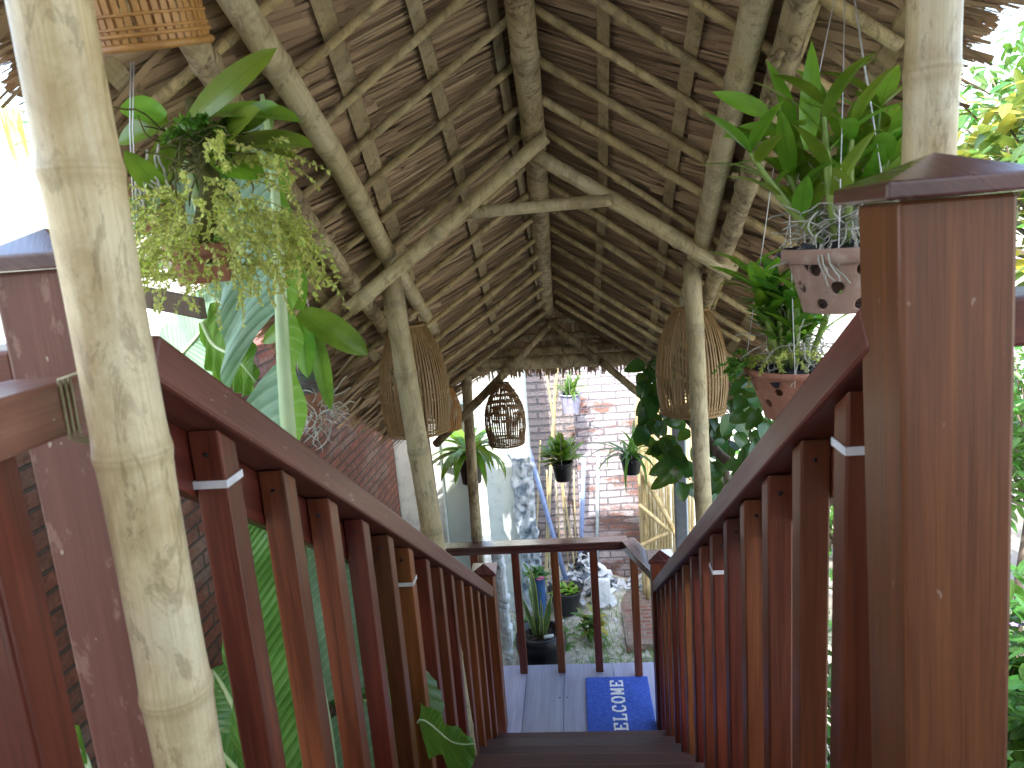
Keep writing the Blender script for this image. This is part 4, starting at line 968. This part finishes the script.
# ------------------------------------------------------------------ banana plant
random.seed(81)
def banana_leaf(parent, ctrl, widthL, widthR, dirL, dirR, mats, rib=.009, tears=(), n=30, name='leaf', ribm='banrib', taper=(.35, 1.), dr=.25):
    """ctrl = midrib points; dirL/dirR = directions the two blades spread; tears = list of (side, t0, t1) gaps"""
    P = [V(p) for p in ctrl]
    def pos(t_):
        x = t_ * (len(P) - 1); i = min(int(x), len(P) - 2); f = x - i
        p0, p1, p2, p3 = P[max(i - 1, 0)], P[i], P[i + 1], P[min(i + 2, len(P) - 1)]
        return .5 * ((2 * p1) + (-p0 + p2) * f + (2 * p0 - 5 * p1 + 4 * p2 - p3) * f * f + (-p0 + 3 * p1 - 3 * p2 + p3) * f ** 3)
    for side, wd, dv, mt in ((0, widthL, V(dirL).normalized(), mats[0]), (1, widthR, V(dirR).normalized(), mats[1])):
        if wd <= 0: continue
        b = MB(); b.k = 1; cols = 6; prev = None
        for i in range(n * 2 + 1):
            t_ = i / (n * 2); base = pos(t_); tan = (pos(min(1, t_ + .01)) - pos(max(0, t_ - .01))).normalized()
            prof = min(1, (t_ / .12) ** .6) * (1 - max(0, (t_ - .6) / .4) ** 2.2) if t_ > 0 else .01
            rip = any(s_ == side and a_ < t_ < b_ for (s_, a_, b_) in tears)
            nr = dv.cross(tan).normalized(); row = []
            for j in range(cols + 1):
                u = j / cols; ww = wd * prof * u
                q = base + (dv + tan * taper[0]).normalized() * ww + V((0, 0, -1)) * dr * ww * u + nr * (.012 * math.sin(t_ * 40 + u) * u)
                row.append(len(b.v)); b.v.append(q)
            if prev is not None and not rip:
                for j in range(cols):
                    us = (.5 - side * 0 + .5 * j / cols, .5 + .5 * (j + 1) / cols); v0, v1 = 1 + .01 + .97 * (i - 1) / (n * 2), 1 + .01 + .97 * i / (n * 2)
                    b.quad([prev[j], prev[j + 1], row[j + 1], row[j]], [(us[0], v0), (us[1], v0), (us[1], v1), (us[0], v1)], 0, True)
            prev = row
        b.build(name, mt, parent)
    r = MB(); k = 20; r.tube([pos(i / k) for i in range(k + 1)], [rib * (1.15 - .85 * i / k) for i in range(k + 1)], 10); r.build('midrib', ribm, parent)
bp = thing('banana_plant', 'young banana plant with a tall upright leaf just outside the left stair railing', 'banana plant', (-1.0, 1.75, GZ))
MB().tube([(-1.02, 1.85, GZ - .1), (-.99, 1.80, -2.4), (-.95, 1.74, -1.6), (-.90, 1.70, -1.2)], [.09, .08, .06, .04], 16).build('pseudostem', 'banrib', bp)
# upright folded leaf: midrib at px 290,440 .. 262,120
A = [at(330, 790, 1.66), at(305, 620, 1.64), at(291, 470, 1.63), at(283, 350, 1.62), at(279, 250, 1.62), at(272, 160, 1.63), at(262, 95, 1.66)]
banana_leaf(bp, A[2:], .225, .13, (-1, .25, -.55), (-.12, 1, -.1), ('banw', 'ban'), .017, tears=((0, .24, .36),), name='upright_leaf', taper=(.0, 1), dr=.45)
MB().tube([at(279, 440, 1.615), at(291, 470, 1.63), A[1], A[0], at(360, 940, 1.7)], [.015, .018, .021, .026, .033], 12).build('leaf_stalk', 'banrib', bp)
# bright leaf left of it
banana_leaf(bp, [at(202, 322, 1.75), at(214, 345, 1.74), at(236, 358, 1.72), at(256, 382, 1.7)], .085, .085, (.35, 0, 1), (-.35, .2, -1), ('ban', 'ban'), .006, n=16, name='bright_leaf', taper=(.2, 1), dr=.1)
banana_leaf(bp, [at(150, 390, 2.1), at(185, 350, 2.1), at(215, 318, 2.1), at(240, 300, 2.12)], .14, .12, (-.5, .1, .9), (.5, 0, -.9), ('banw', 'banw'), .007, n=16, name='pale_leaf')
# hanging stalk at top left
banana_leaf(bp, [at(128, 20, 1.75), at(145, 62, 1.75), at(163, 105, 1.75), at(196, 200, 1.78), at(222, 300, 1.8)], .05, .13, (-1, .1, -.3), (1, .5, -.1), ('banw', 'band'), .02, n=16, name='hanging_leaf', dr=.15)
# big shaded leaf behind the balusters
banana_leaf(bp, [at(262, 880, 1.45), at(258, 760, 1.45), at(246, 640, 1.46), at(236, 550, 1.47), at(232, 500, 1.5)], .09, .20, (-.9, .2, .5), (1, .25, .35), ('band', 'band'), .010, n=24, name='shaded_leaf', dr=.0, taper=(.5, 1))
banana_leaf(bp, [at(345, 860, 1.72), at(330, 740, 1.7), at(315, 650, 1.7), at(300, 560, 1.72), at(290, 490, 1.74)], .10, .16, (-1, .2, .1), (1, .3, .2), ('ban', 'banw'), .012, tears=((0, .5, .58), (1, .3, .36)), n=22, name='torn_leaf')
banana_leaf(bp, [at(250, 560, 1.9), at(245, 520, 1.9), at(236, 480, 1.92), at(225, 440, 1.95)], .12, .16, (-1, .1, .2), (1, .2, .1), ('banw', 'ban'), .008, n=14, name='broad_leaf')
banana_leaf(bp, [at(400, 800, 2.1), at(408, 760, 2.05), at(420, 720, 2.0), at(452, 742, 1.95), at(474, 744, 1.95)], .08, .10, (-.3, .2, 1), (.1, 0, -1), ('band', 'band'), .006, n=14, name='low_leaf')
banana_leaf(bp, [at(402, 660, 2.15), at(418, 676, 2.1), at(426, 700, 2.08), at(430, 730, 2.08)], .05, .06, (-1, .1, 0), (1, 0, .2), ('banw', 'banw'), .005, n=12, name='curled_leaf')
banana_leaf(bp, [at(60, 900, 1.2), at(90, 790, 1.25), at(70, 735, 1.3), at(10, 690, 1.3)], .12, .14, (-.3, .2, 1), (.3, 0, -1), ('ban', 'ban'), .008, n=14, name='corner_leaf')
banana_leaf(bp, [at(-60, 700, 1.5), at(-20, 640, 1.55), at(20, 600, 1.6), at(60, 640, 1.6)], .14, .14, (-.3, .2, 1), (.3, 0, -1), ('ban', 'ban'), .008, n=14, name='corner_leaf')
for i in range(4):
    a_ = rnd(0, 6.28); p0 = V((-.95, 1.74, -1.7)); p1 = p0 + V((math.cos(a_) * .15, math.sin(a_) * .2, .25)); p2 = p1 + V((math.cos(a_) * .3, math.sin(a_) * .35, .1)); p3 = p2 + V((math.cos(a_) * .2, math.sin(a_) * .2, -.25))
    if p3.x > -.72: continue
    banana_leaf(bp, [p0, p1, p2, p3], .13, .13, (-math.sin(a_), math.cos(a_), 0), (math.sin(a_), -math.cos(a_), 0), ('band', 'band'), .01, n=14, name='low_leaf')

# ------------------------------------------------------------------ vine on the right, shrubs
random.seed(91)
t = thing('climbing_vine', 'dark green climbing vine with heart-shaped leaves hanging by the right dome lantern', 'vine', (.75, 4.2, GZ))
s = MB(); lf = MB(); vines = []
def strand(pts, every=.045, size=.075, rad=.004):
    pts = [V(p) for p in pts]; s.tube(pts, rad, 6)
    for a, b in zip(pts, pts[1:]):
        k = max(1, int((b - a).length / every))
        for i in range(k):
            p = a.lerp(b, i / k); az = rnd(0, 6.28); d = V((math.cos(az) * .6, -abs(math.sin(az)) * .5, rnd(-1.2, .1))).normalized(); q = p + V((math.cos(az), math.sin(az), 0)) * .03
            s.tube([p, q], .0016, 4); lf.leaf(q, d, V((rnd(-.4, .4), -1, .5)), size * rnd(1.1, 1.7), size * rnd(.85, 1.25), rnd(.1, .6), .15, 6, 'heart', rnd(-.4, .4))
strand([at(652, 358, 3.9), at(645, 385, 3.9), at(655, 410, 3.95), at(650, 430, 3.95), at(672, 450, 3.9), at(676, 475, 3.9), at(684, 492, 3.9)], .028, .085)
strand([at(664, 352, 4.0), at(655, 400, 4.0), at(668, 440, 4.0), at(690, 480, 4.0)], .04, .08)
strand([at(720, 345, 3.6), at(735, 400, 3.6), at(728, 450, 3.6), at(722, 500, 3.6)], .03, .075)
strand([at(745, 360, 3.3), at(752, 420, 3.3), at(745, 470, 3.3)], .035, .07)
strand([at(700, 400, 3.8), at(725, 440, 3.7), at(760, 450, 3.5)], .03, .075)
strand([at(690, 420, 4.1), at(715, 470, 4.0), at(720, 520, 4.0)], .03, .08)
strand([at(640, 440, 4.2), at(655, 452, 4.1), at(668, 446, 4.05)], .05, .06)
strand([at(770, 380, 3.2), at(765, 440, 3.2), at(730, 500, 3.3)], .03, .075)
s.build('stem', 'bark', t); lf.build('foliage', 'vine', t)
s = MB(); s.tube([at(655, 372, 4.3), at(690, 420, 3.9), at(720, 455, 3.5), at(800, 520, 3.0)], [.03, .028, .025, .02], 9); s.tube([at(700, 400, 3.9), at(720, 440, 3.8), at(735, 520, 3.8)], [.02, .02, .018], 8); s.build('woody_stem', 'bark', t)

def shrub(name, c, rx, ry, rz, n, mat, label, ls=.09, base=None, cat='shrub', trunk=.03, flowers=None, dens=1.6):
    c = V(c); b = V(base) if base else V((c.x, c.y, GZ)); t = thing(name, label, cat, tuple(b))
    br = MB(); lf = MB(); lf.k = random.randint(0, 900); fork = V((c.x, c.y, max(b.z + .1, c.z - rz * .6)))
    br.tube([b - V((0, 0, .1)), b.lerp(fork, .5) + V((rnd(-.05, .05), rnd(-.05, .05), 0)), fork], [trunk, trunk * .85, trunk * .7], 9)
    tips = []
    for i in range(26):
        d = ddir(rnd(0, 6.28), rnd(-.6, 1.5)); e = c + V((d.x * rx, d.y * ry, d.z * rz)) * rnd(.55, 1.0); m_ = fork.lerp(e, .5) + V((rnd(-.1, .1), rnd(-.1, .1), rnd(0, .12))) * rx
        br.tube([fork, m_, e], [trunk * .5, trunk * .3, trunk * .1], 6); tips.append((m_, e))
    for i in range(n):
        m_, e = random.choice(tips); q = m_.lerp(e, rnd(0, 1.15)) + V((random.gauss(0, 1) * rx, random.gauss(0, 1) * ry, random.gauss(0, 1) * rz)) * .13
        az = rnd(0, 6.28); lf.leaf(q, ddir(az, rnd(-.7, .8)), V((rnd(-.6, .6), rnd(-.6, .6), 1)), ls * rnd(.7, 1.4), ls * rnd(.3, .48), rnd(0, .9), .25, 4, 'lance', rnd(-.4, .4), 0, 2)
    br.build('trunk', 'bark', t); lf.build('crown', mat, t)
    if flowers:
        f = MB()
        for i in range(flowers[0]):
            m_, e = random.choice(tips); q = e + V((rnd(-.1, .1), rnd(-.1, .1), rnd(-.05, .1)))
            for k in range(5): f.leaf(q, ddir(k * 1.257, .3), UP, .022, .016, .2, .1, 2, 'oval', 0, 0, 2)
        f.build('flowers', flowers[1], t)
    return t
shrub('croton_shrub', (2.05, 3.1, .0), .75, .7, .52, 1500, 'shrub', 'large yellow and green leaved shrub behind the right newel cap', .13, cat='shrub')
shrub('broadleaf_tree', (3.9, 5.2, .35), 1.2, 1.1, .8, 1500, 'shrub', 'sunlit tree with golden foliage farther behind the yellow-leaved shrub', .15, cat='tree', trunk=.06)
shrub('green_shrub', (3.1, 5.0, -1.6), .8, .7, .85, 1700, 'shrubg', 'dark green garden shrub seen right of the big newel post at mid height', .10, flowers=(18, 'flowerp'))
shrub('leafy_shrub', (1.95, 3.15, -2.35), .55, .5, .55, 1300, 'shrubg', 'leafy shrub with mauve flowers at the lower right corner', .12, flowers=(25, 'flowerp'))
shrub('leafy_shrub', (1.1, 2.9, -2.2), .35, .6, .6, 700, 'shrubg', 'dark bush glimpsed between the right balusters', .09)
shrub('garden_tree', (-4.4, 8.5, .8), 1.6, 1.2, 1.2, 1200, 'shrubg', 'green tree behind the shed beyond the left brick wall', .17, cat='tree', trunk=.08)
shrub('garden_tree', (6.5, 10.5, .6), 2.2, 1.6, 1.6, 1600, 'shrubg', 'tall green tree beyond the white garden wall', .22, cat='tree', trunk=.1)
shrub('leafy_shrub', (-1.15, 3.1, -2.55), .28, .9, .5, 700, 'shrubg', 'low dark bush at the foot of the brick wall beside the stairs', .11)
banana_leaf(bp, [at(262, 560, 1.62), at(252, 530, 1.6), at(243, 505, 1.58), at(238, 480, 1.57)], .05, .06, (-1, .1, .1), (1, .1, .1), ('ban', 'ban'), .005, n=12, name='bright_leaf')
shrub('garden_hedge', (3.4, 7.4, -2.2), 1.9, .5, .9, 2600, 'shrubg', 'long green hedge in front of the bright white garden wall', .15, cat='hedge', trunk=.04)
shrub('leafy_shrub', (2.3, 6.2, -2.6), .7, .5, .6, 1100, 'shrubg', 'round bush beyond the path, glimpsed through the right balusters', .12)
# palm frond top left
t = thing('palm_frond', 'pale hanging palm frond beside the thatch eave at the far left edge', 'palm', tuple(at(-30, 60, 2.6))); lf = MB(); lf.k = 5
for i in range(16):
    p = at(-20 + i * 2.6, 92 + i * 1.2, 2.6); lf.leaf(p, V((rnd(-.15, .2), rnd(-.2, .2), -1)), V((0, -1, 0)), rnd(.12, .3), .012, rnd(-.2, .2), .3, 5, 'strap')
lf.build('leaflets', 'creep', t); MB().tube([at(-60, 70, 2.6), at(-10, 92, 2.6), at(24, 112, 2.6)], .006, 6).build('rachis', 'banrib', t)

# ------------------------------------------------------------------ far yard
random.seed(101)
def lean_pole(name, x0, y0, x1, y1, Y, r, mat, label, cat, group=None, bam=True):
    a, b = at(x0, y0, Y), at(x1, y1, Y); b2 = a + (b - a) * ((GZ - a.z) / (b.z - a.z))
    m = MB(); r = r * (.72 if bam else 1); (m.bamboo(a, b2, r, r * .9, .3, 8, .4) if bam else m.tube([a, a.lerp(b2, .5), b2], r, 10)); return tag(m.build(name, mat), label, cat, group)
G = 'thin poles leaning on the far wall'
for x0, y0, x1, y1, Y, r, lab in ((556, 366, 553, 430, 6.05, .022, 'thickest leaning bamboo culm, above the centre hanging pot'), (546, 374, 556, 440, 6.1, .013, 'thin bamboo culm crossing the thickest one above the centre hanging pot'), (540, 440, 536, 545, 6.2, .010, 'thin green culm just right of the blue pipe'), (547, 470, 549, 545, 6.25, .010, 'yellowish culm left of the centre hanging pot'), (562, 484, 567, 545, 6.2, .011, 'pale culm directly under the centre hanging pot'), (556, 478, 560, 545, 6.3, .009, 'green culm a little left under the centre hanging pot'), (574, 470, 576, 545, 6.25, .009, 'slim culm at the right edge of the centre hanging pot')):
    lean_pole('bamboo_pole', x0, y0, x1, y1, Y, r, 'fence', lab, 'pole', G)
lean_pole('plastic_pipe', 526, 440, 556, 545, 6.0, .022, 'pvc', 'pale blue plastic pipe leaning diagonally behind the landing railing', 'pipe', None, False)
lean_pole('plastic_pipe', 584, 458, 581, 545, 6.15, .020, 'pvc', 'upright grey-blue pipe at the left corner of the whitewashed bricks', 'pipe', None, False)
lean_pole('conduit_pipe', 598, 455, 597, 545, 6.27, .016, 'steel', 'thin grey pipe fixed down the whitewashed brick wall', 'pipe', None, False)
# bamboo screen
t = thing('bamboo_screen', 'yellow split bamboo screen with diagonal braces right of the brick wall', 'fence', (.9, 5.9, GZ)); s = MB(); xx = .50
while xx < .96: s.bamboo((xx, 6.0, GZ), (xx + rnd(-.01, .01), 6.0, -1.35 + rnd(-.05, .05)), .014, .014, .35, 7, .1); xx += .028
s.build('canes', 'fence', t)
MB().bamboo(at(641, 468, 5.85), at(690, 560, 5.85), .022, .022, .3, 10, .1).build('brace', 'lath', t)
MB().bamboo(at(639, 505, 5.82), at(668, 530, 5.82), .018, .018, .3, 10, .1).build('brace', 'lath', t)
MB().bamboo(at(636, 548, 5.85), at(668, 532, 5.85), .018, .018, .3, 10, .1).build('brace', 'lath', t)
MB().bamboo(at(641, 430, 5.9), (at(641, 430, 5.9).x, 5.9, GZ), .02, .02, .3, 10, .1).build('frame_pole', 'lath', t)
# snake plant in a tyre-like black pot
c = at(540, 630, 4.62)
t = thing('snake_plant_pot', 'wide dark pot with a tall yellow-edged snake plant just past the landing', 'potted plant', (c.x, c.y, GZ))
q = MB(); nn = 40; prof = [(.01, -.30), (.12, -.30), (.165, -.2), (.185, -.1), (.175, -.03), (.155, 0), (.135, -.008), (.135, -.05), (.01, -.055)]
for (rr, zz) in prof:
    for i in range(nn): a_ = 2 * math.pi * i / nn; q.v.append(c + V((math.cos(a_) * rr, math.sin(a_) * rr, zz)))
for j in range(len(prof) - 1):
    for i in range(nn): q.quad([j * nn + i, j * nn + (i + 1) % nn, (j + 1) * nn + (i + 1) % nn, (j + 1) * nn + i], [(0, 0)] * 4, 0, True)
q.build('pot', 'black', t); lumps(t, c, .132, -.045, 80, 'soil', .01, 'soil'); lf = MB()
MB().abox(c.x - .2, c.x + .2, c.y - .2, c.y + .2, GZ - .05, c.z - .305).build('plinth', 'path', t)
for (dx, dy, az, el, ln, wd, bd, tw) in ((-.01, 0, 2.5, 1.5, .56, .05, .1, 1.2), (.02, .0, .2, 1.3, .50, .05, -.45, -1.9), (.0, .02, 3.4, 1.4, .42, .04, .2, 1.4), (.01, -.02, 5.2, 1.5, .36, .04, .1, 2.1), (-.03, .01, 2.9, 1.25, .3, .035, .3, .9)):
    lf.leaf(c + V((dx, dy, -.05)), ddir(az, el), V((0, -1, .1)), ln, wd, bd, .25, 12, 'sword', tw, wave=.15)
lf.build('leaves', 'snake', t)
s = MB(); s.box(c + V((.06, -.04, -.03)), (.035, 0, .005), (0, .02, 0), (0, 0, .008)); s.build('white_stone', 'plaster', t, bev=.006)
# basin, blue pot, u-shaped planter, foliage clumps, rubble
c = at(565, 588, 5.75)
t = thing('round_basin', 'round dark rimmed basin of plants behind the snake plant', 'planter', (c.x, c.y, GZ)); plain_pot(t, c, .15, .10, max(.05, c.z - GZ - .0), 'black'); lf = MB()
for i in range(60): lf.leaf(c + V((rnd(-.1, .1), rnd(-.1, .1), -.01)), ddir(rnd(0, 6.28), rnd(.1, 1.2)), UP, rnd(.04, .08), .03, .5, .2, 3, 'oval', 0, 0, 2)
lf.build('foliage', 'orch', t)
c = at(537, 574, 5.45)
t = thing('blue_pot', 'blue glazed pot with a pink flower near the rough stone edge', 'potted plant', (c.x, c.y, GZ)); M['bluepot'] = flat('blue_glaze', (.03, .09, .25), .3)
plain_pot(t, c, .065, .05, c.z - GZ, 'bluepot'); lf = MB()
for i in range(45): lf.leaf(c + V((rnd(-.07, .07), rnd(-.07, .07), -.01)), ddir(rnd(0, 6.28), rnd(.1, 1.3)), UP, rnd(.05, .11), .03, .5, .2, 4, 'oval', 0, 0, 2)
lf.build('foliage', 'shrubg', t); f = MB()
for k in range(7): f.leaf(c + V((.03, -.09, .0)), ddir(k * .9, .4), UP, .04, .03, .3, .1, 3, 'oval')
f.build('flower', 'flower', t)
# u-shaped stone planter leaning on the ground
c = at(601, 594, 5.75); s = MB(); k = 16; pr = [(-.085, .11), (.085, .11)] + [(.085 * math.cos(a_), -.02 - .10 * math.sin(a_)) for a_ in [math.pi * i / k for i in range(k + 1)]]
n_ = len(pr)
for yy in (0, .06):
    for (a_, b_) in pr: s.v.append(V((c.x + a_, c.y + yy + b_ * .25, c.z + b_)))
s.quad(list(range(n_)), [(0, 0)] * n_); s.quad([n_ + i for i in range(n_)][::-1], [(0, 0)] * n_)
for i in range(n_): s.quad([i, n_ + i, n_ + (i + 1) % n_, (i + 1) % n_], [(0, 0)] * 4)
tag(s.build('stone_slab', 'rough', bev=.008), 'grey U-shaped stone slab standing on the sand before the brick wall', 'slab')
rb_ = MB(); random.seed(7)
for i in range(420):
    a_ = rnd(0, 6.28); rr = abs(random.gauss(0, .2)); cx_, cy_ = .0, 6.1; p = V((cx_ + math.cos(a_) * rr, cy_ + math.sin(a_) * rr * .6, GZ + .04 + max(0, .30 - rr * 1.1) * random.random() * 1.2))
    ax = [V([rnd(-1, 1) for _ in range(3)]).normalized() * rnd(.008, .045) for _ in range(3)]; rb_.box(p, *ax, mi=random.choice((0, 1, 2, 2)))
tag(rb_.build('rubble_heap', ['stone', 'char', 'rough'], bev=.005), 'heap of dark and pale rubble against the far wall', 'rubble', kind='stuff')
for i, (x0, y0, Y, lab) in enumerate(((590, 606, 5.35, 'yellow-green garden plant beside the stone slab'), (556, 622, 5.1, 'low green plant growing behind the snake plant pot'), (530, 612, 5.3, 'leafy green plant near the rough stone edge'))):
    c = at(x0, y0, Y); t = thing('garden_plant', lab, 'plant', (c.x, c.y, GZ)); lf = MB(); lf.k = i * 70
    for q in range(70): lf.leaf(V((c.x + rnd(-.06, .06), c.y + rnd(-.06, .06), GZ + rnd(0, .16))), ddir(rnd(0, 6.28), rnd(0, 1.4)), UP, rnd(.08, .16), rnd(.03, .05), rnd(.3, 1.2), .2, 5, 'lance', 0, 0, 2)
    lf.build('foliage', 'shrub' if i == 0 else 'shrubg', t); MB().tube([(c.x, c.y, GZ - .05), (c.x, c.y, GZ + .15)], .008, 6).build('stem', 'bark', t)
# pebbles and grass
gr = MB(); random.seed(9)
def gz(x_, y_): return GZ - .04 + .035 * math.sin(x_ * 2.1 + y_) + .03 * math.sin(y_ * 3.3 - x_ * 1.4) + (.05 if y_ > 5.2 and x_ < .25 else 0)
for (cx_, cy_, sx_, sy_, n_) in ((.05, 4.95, .10, .35, 420), (.38, 4.9, .16, .3, 520), (-.35, 5.2, .15, .3, 260), (.2, 5.5, .2, .3, 150), (2.9, 5.35, .7, .28, 2600), (2.6, 4.7, .7, .3, 1200)):
    for i in range(n_):
        x_, y_ = random.gauss(cx_, sx_), random.gauss(cy_, sy_); gr.leaf(V((x_, y_, gz(x_, y_) - .005)), ddir(rnd(0, 6.28), rnd(.5, 1.5)), UP, rnd(.03, .13), .007, rnd(.2, 1.4), .2, 3, 'strap', 0, 0, 2)
tag(gr.build('grass_tufts', 'grass'), 'sparse green grass sprouting from the sandy ground', 'grass', kind='stuff')
pb = MB()
for i in range(900):
    x_, y_ = rnd(-1, 1.1), rnd(4.5, 6.2); sz = rnd(.004, .018); pb.box(V((x_, y_, gz(x_, y_) + sz * .2)), V([rnd(-1, 1) for _ in range(3)]).normalized() * sz, V([rnd(-1, 1) for _ in range(3)]).normalized() * sz * .8, V([rnd(-1, 1) for _ in range(3)]).normalized() * sz * .6, mi=random.choice((0, 1)))
tag(pb.build('pebbles', ['rough', 'ground']), 'small loose pebbles scattered on the sandy ground', 'pebbles', kind='stuff')

# ------------------------------------------------------------------ welcome mat
t = thing('door_mat', 'blue pile door mat printed WELCOME lying on the grey landing', 'mat', (.17, 3.85, -2.8))
MB().abox(-.048, .345, 3.50, 4.165, -2.7985, -2.787).build('mat_body', 'mat', t, bev=.004)
GL = {'W': [((0, 1), (.25, 0)), ((.25, 0), (.5, .85)), ((.5, .85), (.75, 0)), ((.75, 0), (1, 1))], 'E': [((.15, 0), (.15, 1)), ((.0, 0), (.9, 0)), ((0, 1), (.9, 1)), ((.15, .5), (.65, .5)), ((.9, 0), (.9, .25)), ((.9, 1), (.9, .75))],
      'L': [((.2, 0), (.2, 1)), ((0, 0), (.9, 0)), ((0, 1), (.45, 1)), ((.9, 0), (.9, .28))], 'C': [((.9, .75), (.7, 1)), ((.7, 1), (.3, 1)), ((.3, 1), (.05, .7)), ((.05, .7), (.05, .3)), ((.05, .3), (.3, 0)), ((.3, 0), (.7, 0)), ((.7, 0), (.9, .22))],
      'O': [((.3, 1), (.7, 1)), ((.7, 1), (.95, .7)), ((.95, .7), (.95, .3)), ((.95, .3), (.7, 0)), ((.7, 0), (.3, 0)), ((.3, 0), (.05, .3)), ((.05, .3), (.05, .7)), ((.05, .7), (.3, 1))],
      'M': [((.12, 0), (.12, 1)), ((.12, 1), (.5, .2)), ((.5, .2), (.88, 1)), ((.88, 1), (.88, 0)), ((0, 0), (.28, 0)), ((.72, 0), (1, 0)), ((0, 1), (.16, 1)), ((.84, 1), (1, 1))]}
s = MB(); yb = 3.575; bx, hh, cw = .180, .072, .058
for ch in 'WELCOME':
    for (p, q) in GL[ch]:
        a = V((bx - p[1] * hh, yb + p[0] * cw, -2.7862)); b = V((bx - q[1] * hh, yb + q[0] * cw, -2.7862)); d = (b - a) / 2; ln = d.length; dn = d.normalized(); sd2 = V((-dn.y, dn.x, 0))
        heavy = .0080 if abs(dn.x) > .5 else .0055
        s.box((a + b) / 2, dn * (ln + .003), sd2 * heavy, V((0, 0, .0012 + random.random() * .0006)))
    yb += .081
s.build('lettering', 'letters', t)

for o in list(bpy.data.objects):
    if '_o' in o: del o['_o']
